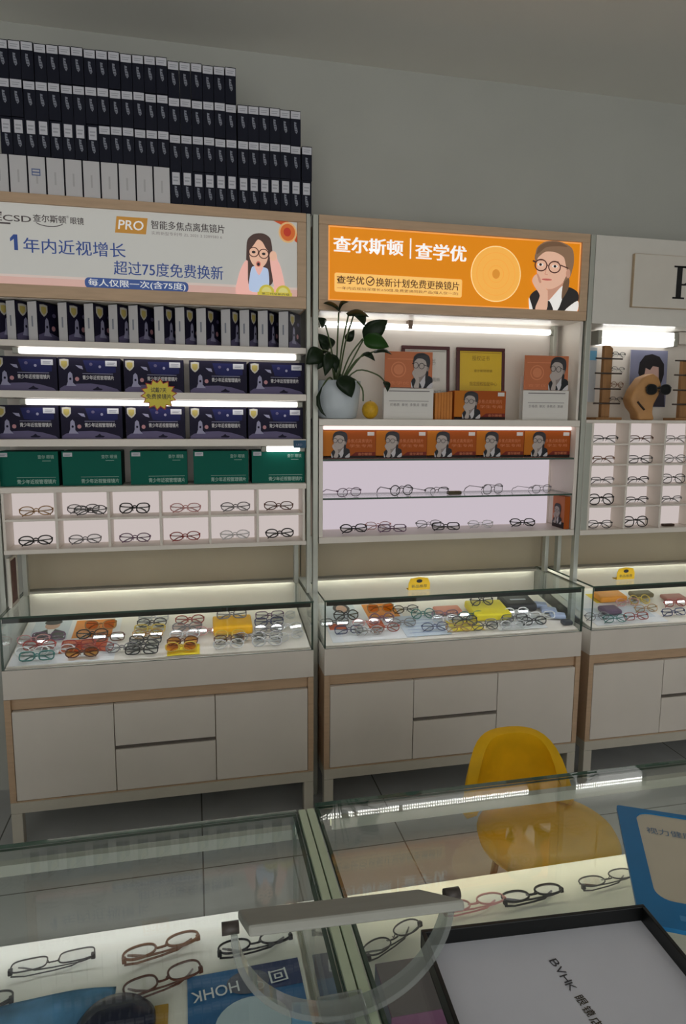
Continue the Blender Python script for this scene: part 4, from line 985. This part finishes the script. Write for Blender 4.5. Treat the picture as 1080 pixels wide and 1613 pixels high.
# framed certificates leaning on the back board
def cert(name, label, x0, x1, z1, y, paper, ink, lines, seal):
    t = thing(name, label, 'framed certificate', (x0, y, ZS+0.0012), (math.radians(-3), 0, 0)); w = x1-x0; h = z1-ZS
    FRM = mat('dark_red_frame', (76, 28, 30), 0.35, noise=0.1, scale=30); m = MB(); b = 0.016
    m.box(0, w, 0, 0.014, 0, b, FRM, 0.002); m.box(0, w, 0, 0.014, h-b, h, FRM, 0.002); m.box(0, b, 0, 0.014, b, h-b, FRM, 0.002); m.box(w-b, w, 0, 0.014, b, h-b, FRM, 0.002)
    m.build('frame', t)
    m = MB().box(b, w-b, 0.004, 0.012, b, h-b, paper); cv = m.canvas((0, 0.004, 0))
    cv.rect(b+0.006, w-b-0.006, b+0.006, b+0.008, ink, 1); cv.rect(b+0.006, w-b-0.006, h-b-0.008, h-b-0.006, ink, 1)
    for (tx, a, c, z0, z1_) in lines: cv.text(tx, a*w, c*w, z0*h, z1_*h, ink, 1)
    m.build('certificate', t); MB().box(b, w-b, 0.0018, 0.0032, b, h-b, FGLASS).build('glass_pane', t)
    return t
cert('framed_certificate', 'white certificate in a dark red frame behind the brochure stand by the plant', 0.938, 1.170, 2.028, 2.985, mat('certificate_white', (218,216,208), 0.5, noise=0.02), mat('certificate_ink', (130,124,116), 0.5, noise=0),
     [('荣誉证书', .3, .7, .74, .83), ('授权经销商资格', .2, .8, .52, .57), ('年度合作门店', .35, .92, .33, .40)], None)
cert('framed_certificate', 'bright yellow certificate in a dark red frame on the plant shelf', 1.199, 1.440, 2.026, 2.972, mat('certificate_yellow', (226,190,36), 0.35, noise=0.05, scale=5), mat('certificate_brown_ink', (150,112,20), 0.5, noise=0),
     [('授权证书', .32, .68, .82, .89), ('查尔斯顿眼镜', .36, .74, .66, .70), ('指定授权验配中心', .27, .84, .47, .53)], None)
# brochure stands with an orange card above a white holder
OC = {k: mat('card_' + k, c, 0.55, noise=0, spec=0.2) for k, c in dict(orange=(196,116,78), orange2=(216,136,96), amber=(190,112,30), amber2=(168,82,26), white=(216,212,208), ink=(130,124,124), dark=(44,34,32), holder=(220,217,212), redbrown=(120,44,34)).items()}
for x, lab in ((0.822, 'orange-topped white brochure stand next to the potted plant'), (1.484, 'orange-topped white brochure stand alone beside the post')):
    t = thing('brochure_stand', lab, 'brochure stand', (x, 2.870, ZS), (0, 0, math.radians(-2)), 'brochure stands on the plant shelf')
    m = MB().box(0, 0.216, 0.006, 0.010, 0.138, 0.292, OC['orange'], 0.0006); cv = m.canvas((0, 0.006, 0))
    cv.rect(0.012, 0.130, 0.258, 0.262, OC['orange2'], 1); cv.ell(0.062, 0.215, 0.034, 0.034, OC['orange2'], 1); cv.ell(0.062, 0.215, 0.029, 0.029, OC['orange'], 2); cv.ell(0.062, 0.215, 0.022, 0.022, OC['orange2'], 3)
    cv.text('查学优', 0.020, 0.110, 0.150, 0.164, OC['orange2'], 1)
    Xf, Yf = unit_map(0.118, 0.216, 0.138, 0.286); portrait_leaning(cv, Xf, Yf, GREY, 2, False); m.build('card', t)
    m = MB().box(-0.004, 0.222, 0.0, 0.004, 0.0, 0.134, OC['holder'], 0.0006); m.box(-0.004, 0.222, 0.004, 0.075, 0.0, 0.004, OC['holder']); cv = m.canvas((0, 0, 0))
    cv.rect(0.020, 0.204, 0.120, 0.124, OC['ink'], 1); cv.rect(0.020, 0.200, 0.078, 0.080, OC['ink'], 1); cv.text('价格表  单光  多焦点  渐进', 0.025, 0.195, 0.056, 0.070, OC['ink'], 1); cv.rect(0.030, 0.19, 0.03, 0.0315, OC['white'], 1)
    m.build('holder', t); MB().box(0.0, 0.218, 0.0405, 0.0435, 0.0045, 0.20, OC['holder'], M=Matrix.Rotation(math.radians(0), 4, 'X')).build('back_support', t)
# orange printed boxes
def orange_box(w, h, d, left=False):
    m = MB().box(0, w, 0, d, 0, h, OC['amber2'], 0.0008); cv = m.canvas((0, 0, 0))
    cv.rect(0, w, 0.001, h-0.001, OC['amber2'], 0); cv.rect(0.001, w*.30, 0.008, h-0.001, OC['amber'], 1)
    cv.rect(0, w, 0.0005, 0.012, OC['dark'], 1); cv.poly([(w*.52,0.011),(w*.62,0.028),(w-0.001,0.028),(w-0.001,0.011)], OC['redbrown'], 1)
    cv.text('多焦点离焦镜片', w*.46, w*.93, h*.56, h*.70, OC['orange2'], 2); cv.text('学生专用', w*.50, w*.93, h*.40, h*.51, OC['orange2'], 2); cv.text('查尔斯顿', w*.66, w*.93, 0.013, 0.025, OC['orange2'], 2)
    cv.rect(w*.84, w*.97, h*.82, h*.95, OC['white'], 2)
    Xf, Yf = unit_map(w*.15, w*.50, 0.006, h*.97); portrait_leaning(cv, Xf, Yf, GREY, 3, False)
    return m
om = orange_box(0.234, 0.121, 0.10).mesh('lens_carton')
for k, x in enumerate((0.545, 0.780, 1.015, 1.250, 1.4855)):
    o = bpy.data.objects.new('lens_carton', om); COL.objects.link(o); o.location = (x, 2.852, 1.5245)
    tag(o, f'orange portrait carton under the plant shelf, {ORD[k+1]} from the plant end', 'carton', 'orange cartons under the plant shelf')
t = thing('lens_carton', 'orange portrait carton standing before the yellow certificate', 'carton', (1.140, 2.855, ZS))
orange_box(0.247, 0.128, 0.08).build('body', t)
m = MB()
for k in range(6): m.box(k*0.0135, k*0.0135+0.0125, 0, 0.07, 0, 0.116+0.0012*k, mat('orange_spine', (196,120,40), 0.5, noise=0.1), 0.001)
o = m.build('leaflet_pack', None, (1.052, 2.858, ZS), (0, 0, 0)); tag(o, 'upright pack of orange-brown leaflets between brochure stand and orange carton', 'leaflet pack')
t = thing('lens_carton', 'orange portrait carton leaning on the side board below the clear shelf', 'carton', (1.690, 2.925, 1.1885), (0, 0, math.radians(-90)))
m = MB().box(0, 0.105, 0, 0.028, 0, 0.153, OC['amber2'], 0.0008); cv = m.canvas((0, 0, 0)); cv.rect(0, 0.105, 0.001, 0.152, OC['orange'], 0); cv.rect(0, 0.105, 0.001, 0.03, OC['dark'], 1)
Xf, Yf = unit_map(0.01, 0.085, 0.02, 0.115); portrait_leaning(cv, Xf, Yf, GREY, 2, False); m.build('body', t)

# ------------------------------------------------------------------ things on the third cabinet's stage
RW = mat('rack_wood', (152, 110, 68), 0.5, noise=0.14, scale=12, stretch=(6, 6, 1)); DM = mat('peg_metal', (70, 60, 54), 0.4, metal=0.4)
def rack(x, label, h):
    t = thing('eyewear_rack', label, 'eyewear rack', (x, 2.900, 1.6985))
    MB().prism([(-0.022,0.012),(0.022,0.012),(0.022,h-0.012),(0.006,h),(-0.022,h)], -0.012, 0.012, RW, 0.002).build('upright', t)
    MB().box(-0.068, 0.068, -0.045, 0.045, 0, 0.012, RW, 0.002).build('base', t)
    for z in (0.285, 0.217, 0.145, 0.077):
        MB().tube([(-0.070, -0.018, z), (0.070, -0.018, z)], 0.0038, DM, seg=8).build('peg', t)
    return t
rack(1.918, 'wooden eyewear rack next to the post, beside the carved wooden face', 0.345); rack(2.345, 'reddish wooden eyewear rack on the far side of the carved face', 0.290)
for k, (z, fr) in enumerate(((0.288,'gunmetal'), (0.220,'silver'), (0.148,'brown'), (0.080,'gunmetal'))):
    spectacles('semi' if k != 2 else 'oval', 'folded', (1.962, 2.872, 1.6985+z+0.0018), 20, fr, f'spectacles on the wooden rack by the post, {ORD[k+1]} peg from the top', thick=0.0016, group='spectacles on the wooden rack', sc=0.72)
m = MB(); m.box(0, 0.208, 0, 0.006, 0, 0.276, mat('poster_edge', (180,180,188), 0.5), faces={'front': mat('poster_greyblue', (132,134,160), 0.5, noise=0.05)}); cv = m.canvas((0, 0, 0))
hair = mat('poster_hair', (30,26,30), 0.5, noise=0); sk = mat('poster_skin', (196,160,150), 0.5, noise=0); su = mat('poster_suit', (48,44,54), 0.5, noise=0)
cv.poly([(0.05,0.001),(0.06,0.07),(0.09,0.095),(0.16,0.095),(0.20,0.06),(0.205,0.001)], su, 1); cv.rect(0.105, 0.140, 0.085, 0.125, sk, 2)
cv.ell(0.118, 0.165, 0.046, 0.060, sk, 3); cv.poly([(0.045,0.165),(0.050,0.215),(0.078,0.250),(0.118,0.258),(0.160,0.246),(0.188,0.210),(0.190,0.160),(0.175,0.110),(0.162,0.140),(0.158,0.195),(0.125,0.200),(0.110,0.180),(0.085,0.190),(0.078,0.150),(0.062,0.130)], hair, 4)
tag(m.build('portrait_poster', None, (2.108, 2.985, 1.764)), 'grey-blue portrait poster of a black-haired person behind the carved face', 'poster').rotation_euler = (math.radians(-1.5), 0, 0)
m = MB(); m.box(0, 0.045, 0, 0.003, 0, 0.26, mat('strip_pale', (196,200,204), 0.5), faces={'front': mat('strip_pale2', (190,196,202), 0.5, noise=0.02)}); cv = m.canvas((0,0,0)); cv.rect(0.002, 0.043, 0.20, 0.245, mat('strip_sky_blue', (110,176,214), 0.5, noise=0), 1)
tag(m.build('display_card', None, (1.880, 2.995, 1.785)), 'pale card with a sky blue block behind the rack by the post', 'card')
# carved face stand and sunglasses
t = thing('eyewear_stand', 'carved tan wooden face stand wearing black sunglasses', 'eyewear stand', (2.050, 2.850, 1.6985))
HW = mat('carved_tan_wood', (186, 138, 88), 0.55, noise=0.12, scale=14)
Q = lambda x, y: ((x-1000)/362.0, (657-y)/352.0)
MB().prism([Q(1003,587),(Q(1022,580)),Q(1034,587),Q(1040,600),Q(1036,616),Q(1027,632),Q(1026,645),Q(1031,657),Q(999,657),Q(997,646),Q(987,636),Q(981,623),Q(988,607)], -0.036, 0.036, HW, 0.012, True).build('head', t)
MB().tube([(Q(994,627)[0], -0.0365, Q(994,627)[1]), (Q(1001,634)[0], -0.0375, Q(1001,634)[1]), (Q(1008,640)[0], -0.0365, Q(1008,640)[1])], 0.005, mat('carved_slit', (46,34,26), 0.6), seg=8).build('mouth', t)
spectacles('big', 'folded', (2.128, 2.795, 1.815), -8, 'black', 'black sunglasses worn by the carved wooden face', 'dark', 0.003, rx=0, name='sunglasses', sc=0.9)

# ------------------------------------------------------------------ yellow chair between the counters
ch = thing('low_chair', 'yellow round low-backed chair beyond the glass counter', 'chair', (1.030, 1.720, 0))
YF = mat('yellow_upholstery', (246, 190, 8), 0.6, noise=0.08, scale=12)
MB().lathe([(0.001,0.400),(0.17,0.402),(0.205,0.415),(0.212,0.440),(0.200,0.462),(0.150,0.472),(0.001,0.474)], YF, 40).build('seat', ch)
m = MB(); k = m.mi(YF); N, H = 22, 7; rows = []
for i in range(N+1):
    a = math.radians(90 + 66*(1-2*i/N)); e = 1-abs(1-2*i/N)**3.6; col = []
    for j in range(H+1):
        z = 0.465 + (0.045 + 0.185*e)*j/H; rr = 0.196 + 0.016*math.sin(PI*j/H*0.9)
        col.append(m.bm.verts.new((rr*math.cos(a) - 0.045, rr*math.sin(a) + 0.01, z)))
    rows.append(col)
for A, B in zip(rows, rows[1:]):
    for j in range(H):
        g = m.bm.faces.new((A[j], A[j+1], B[j+1], B[j])); g.material_index = k; g.smooth = True
bmesh.ops.recalc_face_normals(m.bm, faces=list(m.bm.faces)); bmesh.ops.solidify(m.bm, geom=list(m.bm.faces), thickness=0.035)
for f in m.bm.faces: f.smooth = True
o = m.build('backrest', ch); bv = o.modifiers.new('soft', 'BEVEL'); bv.width = 0.012; bv.segments = 3
CM = mat('chair_leg_metal', (90, 88, 84), 0.35, metal=0.7)
for a in (45, 135, 225, 315):
    c, s_ = math.cos(math.radians(a)), math.sin(math.radians(a)); MB().tube([(0.14*c, 0.14*s_, 0.401), (0.20*c, 0.20*s_, 0.0)], [0.012, 0.009], CM, seg=10).build('leg', ch)

# ------------------------------------------------------------------ on and in the foreground counters
ZG = 0.7385; ZA = 0.7525   # display boards of the two counters
G5 = 'spectacles on the shelf of the foreground counters'
for (x, y, rz, st, fr, ln, th, pose, rx, lab) in (
    (-0.257,1.105,4,'rect','gunmetal','clear',.0012,'folded',-68,'thin dark grey spectacles, alone at the far corner of the counter shelf'),
    (-0.080,1.100,12,'oval','brown','clear',.0022,'folded',-66,'brown-black spectacles on the counter shelf, middle of the far row'),
    (0.085,1.075,6,'oval','black','clear',.0018,'folded',-68,'black spectacles behind the tabletop mirror bar'),
    (-0.076,1.030,14,'panto','tortoise','clear',.0018,'folded',-62,'reddish brown spectacles between the blue cloth and blue card'),
    (-0.372,1.035,8,'oval','gunmetal','clear',.0016,'folded',-66,'grey spectacles cut off by the photo edge beside the blue cloth'),
    (0.326,1.036,26,'oval','gunmetal','clear',.0014,'folded',-60,'thin grey spectacles between the mirror and the black tray'),
    (0.640,1.090,4,'oval','black','clear',.0022,'folded',-62,'black oval spectacles on the cream lit counter shelf behind the tray'),
    (0.815,1.100,6,'oval','gunmetal','clear',.0014,'folded',-66,'fine grey spectacles on the cream lit shelf beside the blue pad'),
    (0.515,1.090,4,'oval','pink','clear',.0018,'folded',-68,'faint pinkish spectacles just beyond the end of the mirror bar')):
    spectacles(st, pose, (x, y+0.048-(0.012 if x < 0.18 else 0), (ZA if x < 0.18 else ZG)+0.0005), rz+180, fr, lab, ln, th, rx=-78, group=G5, sc=1.06)
# blue card with turned lettering
m = MB(); m.box(0, 0.19, 0, 0.205, 0, 0.002, mat('card_blue', (40, 104, 156), 0.4, noise=0.06)); cv = m.canvas((0, 0, 0.002), (1,0,0), (0,1,0))
cv.rect(0.085, 0.19, 0.150, 0.205, mat('card_dark_blue', (52, 66, 108), 0.4, noise=0), 0); cv.ell(0.100, 0.090, 0.060, 0.052, mat('card_pale', (188, 208, 218), 0.4, noise=0), 1); cv.ell(0.100, 0.172, 0.036, 0.024, mat('card_grey', (92, 96, 110), 0.4, noise=0), 2)
cv.poly([(0.15,0.02),(0.19,0.02),(0.19,0.11),(0.165,0.115)], mat('card_light_blue', (120, 178, 220), 0.4, noise=0), 2)
wh = mat('card_lettering', (226, 230, 232), 0.4, noise=0); cv.text('HOHK', 0.006, 0.084, 0.152, 0.174, wh, 4, 0.006, rot=PI+0.10); cv.text('回', 0.136, 0.166, 0.160, 0.186, wh, 4, 0.006, rot=PI+0.10); cv.text('Q', 0.112, 0.126, 0.152, 0.170, wh, 4, rot=PI)
tag(m.build('printed_card', None, (-0.027, 0.850, ZA), (0, 0, 0.02)), 'blue printed card with upside-down white letters in the glass counter', 'card')
# blue cloth
m = MB(); k = m.mi(mat('blue_cloth', (120, 180, 222), 0.7, noise=0.22, scale=18)); N = 22; gr = []
for i in range(N+1):
    rw = []
    for j in range(N+1):
        x = 0.205*i/N; y = 0.185*j/N
        z = 0.004 + 0.007*(0.5+0.5*math.sin(31*x+17*y))*(0.5+0.5*math.sin(58*y-13*x)) + 0.010*math.exp(-((y-0.15)/0.02)**2)
        rw.append(m.bm.verts.new((x, y + 0.006*math.sin(20*x), z)))
    gr.append(rw)
for i in range(N):
    for j in range(N):
        f = m.bm.faces.new((gr[i][j], gr[i+1][j], gr[i+1][j+1], gr[i][j+1])); f.material_index = k; f.smooth = True
bmesh.ops.solidify(m.bm, geom=list(m.bm.faces), thickness=0.002)
tag(m.build('lens_cloth', None, (-0.345, 0.868, ZA+0.001), (0, 0, 0.03)), 'rumpled light blue lens cloth in the glass counter', 'cloth')
# navy case and yellow tag
t = thing('glasses_case', 'rounded navy black glasses case at the bottom edge of the photo', 'glasses case', (-0.138, 0.976, ZA))
m = MB(); m.lathe([(0.054,0.0),(0.060,0.006),(0.060,0.016),(0.050,0.028),(0.028,0.036),(0.001,0.038)], mat('navy_black_shell', (28, 32, 52), 0.25, noise=0.1), 32, sx=1.0, sy=0.85); m.build('shell', t)
MB().box(0.056, 0.078, -0.01, 0.03, 0.0, 0.006, mat('tag_ochre', (180, 140, 50), 0.5), 0.001).build('tag', t, label='ochre tag')
# small purple box
t = thing('small_box', 'small box with grey top and purple side beside the black tray', 'box', (0.275, 0.870, ZG), (0, 0, -0.02))
m = MB().box(0, 0.10, 0, 0.105, 0, 0.055, mat('box_plum', (112, 72, 100), 0.5), 0.001, faces={'top': mat('box_top_grey', (120, 112, 116), 0.5), 'left': mat('box_slate', (84, 92, 116), 0.5)}); m.build('body', t)
# black tray with a pale sheet
tr = thing('display_tray', 'black-rimmed shallow tray with a pale grey floor on the glass counter', 'tray', (0.300, 0.820, 0.9515), (0, 0, math.radians(-3.5)))
BK = mat('tray_black', (16, 18, 18), 0.35, noise=0.1); w, d, h = 0.345, 0.27, 0.028; m = MB(); e = 0.006
m.box(0, w, -d, 0, 0, 0.004, BK, 0.001); m.box(0, w, -e, 0, 0.004, h, BK, 0.001); m.box(0, w, -d, -d+e, 0.004, h, BK, 0.001); m.box(0, e, -d+e, -e, 0.004, h, BK, 0.001); m.box(w-e, w, -d+e, -e, 0.004, h, BK, 0.001)
m.build('tray_shell', tr)
m = MB().box(e+0.0005, w-e-0.0005, -d+e+0.0005, -e-0.0005, 0.0042, 0.0062, mat('tray_sheet', (206, 208, 218), 0.55, noise=0.02)); cv = m.canvas((0, 0, 0.0062), (1,0,0), (0,1,0))
tk = mat('tray_lettering', (60, 60, 66), 0.5, noise=0); ty = mat('tray_lettering_olive', (56, 50, 36), 0.5, noise=0)
for i, cch in enumerate('BVHK'): cv.text(cch, 0.168+0.0010*i, 0.180+0.0010*i, -0.068-0.0135*i, -0.056-0.0135*i, tk, 1, rot=math.radians(-78))
for i, cch in enumerate('眼镜店'): cv.text(cch, 0.1725+0.0012*i, 0.1865+0.0012*i, -0.131-0.0165*i, -0.117-0.0165*i, ty, 1, 0.010, rot=math.radians(-78))
m.build('sheet', tr, label='pale grey sheet with a line of dark lettering')
# blue framed pad
bp = thing('desk_pad', 'blue-bordered pad with a frosted beige centre on the glass counter', 'desk pad', (0.640, 0.798, 0.9435), (0, 0, math.radians(-28.6)))
BL = mat('pad_blue', (16, 112, 168), 0.4, noise=0.06); W_, D_ = 0.36, 0.324
def rr(x0, x1, y0, y1, r, n=6):
    pts = []
    for cx, cy, a in ((x1-r,y0+r,-90),(x1-r,y1-r,0),(x0+r,y1-r,90),(x0+r,y0+r,180)):
        for k in range(n+1):
            t_ = math.radians(a + k*90/n); pts.append((cx+r*math.cos(t_), cy+r*math.sin(t_)))
    return pts
m = MB(); k = m.mi(BL); oo = rr(0, W_, 0, D_, 0.006); ii = rr(0.032, W_-0.032, 0.062, D_-0.012, 0.026); n = len(oo)
vo0 = [m.bm.verts.new((x, y, 0)) for x, y in oo]; vo1 = [m.bm.verts.new((x, y, 0.007)) for x, y in oo]; vi0 = [m.bm.verts.new((x, y, 0)) for x, y in ii]; vi1 = [m.bm.verts.new((x, y, 0.007)) for x, y in ii]
for i in range(n):
    j = (i+1) % n
    for q in ((vo1[i], vo1[j], vi1[j], vi1[i]), (vo0[j], vo0[i], vi0[i], vi0[j]), (vo0[i], vo0[j], vo1[j], vo1[i]), (vi0[j], vi0[i], vi1[i], vi1[j])):
        m.bm.faces.new(q).material_index = k
cv = m.canvas((0, 0, 0.007), (1,0,0), (0,1,0)); cv.rect(0.06, 0.30, 0.020, 0.032, mat('pad_light_blue', (70, 140, 190), 0.4, noise=0), 0)
m.build('border', bp)
m = MB().box(0.031, W_-0.031, 0.061, D_-0.011, 0.001, 0.0045, mat('pad_frosted_beige', (196, 188, 168), 0.35, noise=0.03)); cv = m.canvas((0, 0, 0.0045), (1,0,0), (0,1,0))
cv.text('视力健康', 0.045, 0.125, 0.246, 0.266, mat('pad_text_blue', (96, 126, 156), 0.5, noise=0), 1, rot=0.0); m.build('centre_sheet', bp, label='frosted beige centre sheet')
# tabletop mirror on a clear yoke
mi = thing('tabletop_mirror', 'tabletop mirror tilted flat on a clear curved yoke', 'mirror', (0.172, 0.745, 0.9435))
AC = glass('clear_acrylic', (0.72, 0.76, 0.74), 0.10, 0.6, 0.05, haze=0.22, hazec=(190, 194, 190))
m = MB(); k = m.mi(AC); R0, R1, zc = 0.134, 0.142, 0.144; N = 36; ring = []
for i in range(N+1):
    a = PI + PI*i/N; c, s_ = math.cos(a), math.sin(a)
    ring.append([m.bm.verts.new((R*c, y, zc + R*s_)) for R, y in ((R0,-0.012),(R1,-0.012),(R1,0.012),(R0,0.012))])
for A, B in zip(ring, ring[1:]):
    for q in range(4):
        f = m.bm.faces.new((A[q], A[(q+1)%4], B[(q+1)%4], B[q])); f.material_index = k; f.smooth = False
m.bm.faces.new(ring[0]).material_index = k; m.bm.faces.new(ring[-1][::-1]).material_index = k
m.build('yoke', mi, label='clear acrylic yoke')
mp = MB(); mp.box(-0.127, 0.127, -0.085, 0.085, -0.006, 0.006, mat('mirror_back_grey', (150, 151, 143), 0.6), 0.003)
MIR = mat('mirror_silver', (200, 200, 198), 0.06, metal=1.0, noise=0.0); cv = mp.canvas((0, 0, -0.006), (-1,0,0), (0,1,0)); cv.rrect(-0.125, 0.125, -0.079, 0.079, 0.006, MIR, 0)
mp.build('mirror_plate', mi, (0.0, 0.0, 0.146), (math.radians(-33), math.radians(2.2), 0))
KN = mat('mirror_knob', (70, 64, 60), 0.4)
for sx in (-1, 1): MB().tube([(sx*0.1315, 0, 0.146), (sx*0.152, 0, 0.146)], 0.0075, KN, seg=12).build('knob', mi)
MB().box(-0.030, 0.030, -0.030, 0.030, -0.0003, 0.0025, AC, 0.001).build('base', mi)
# small picture standing at the end gap of the first cabinet
t = thing('picture_frame', 'small white-framed dark red picture in the gap at the outer end of the box cabinet', 'picture', (-0.725, 2.925, 0.9435), (0, 0, math.radians(90)))
m = MB(); WF = mat('frame_offwhite', (206, 202, 190), 0.5); w, h = 0.12, 0.20; b = 0.012
m = MB().box(-w, 0, -0.012, 0, 0, b, WF, 0.001).box(-w, 0, -0.012, 0, h-b, h, WF, 0.001).box(-w, -w+b, -0.012, 0, b, h-b, WF, 0.001).box(-b, 0, -0.012, 0, b, h-b, WF, 0.001); m.build('frame', t)
m = MB().box(-w+b, -b, -0.008, -0.002, b, h-b, mat('picture_dark_red', (92, 50, 44), 0.5, noise=0.3, scale=30)); m.build('picture', t)
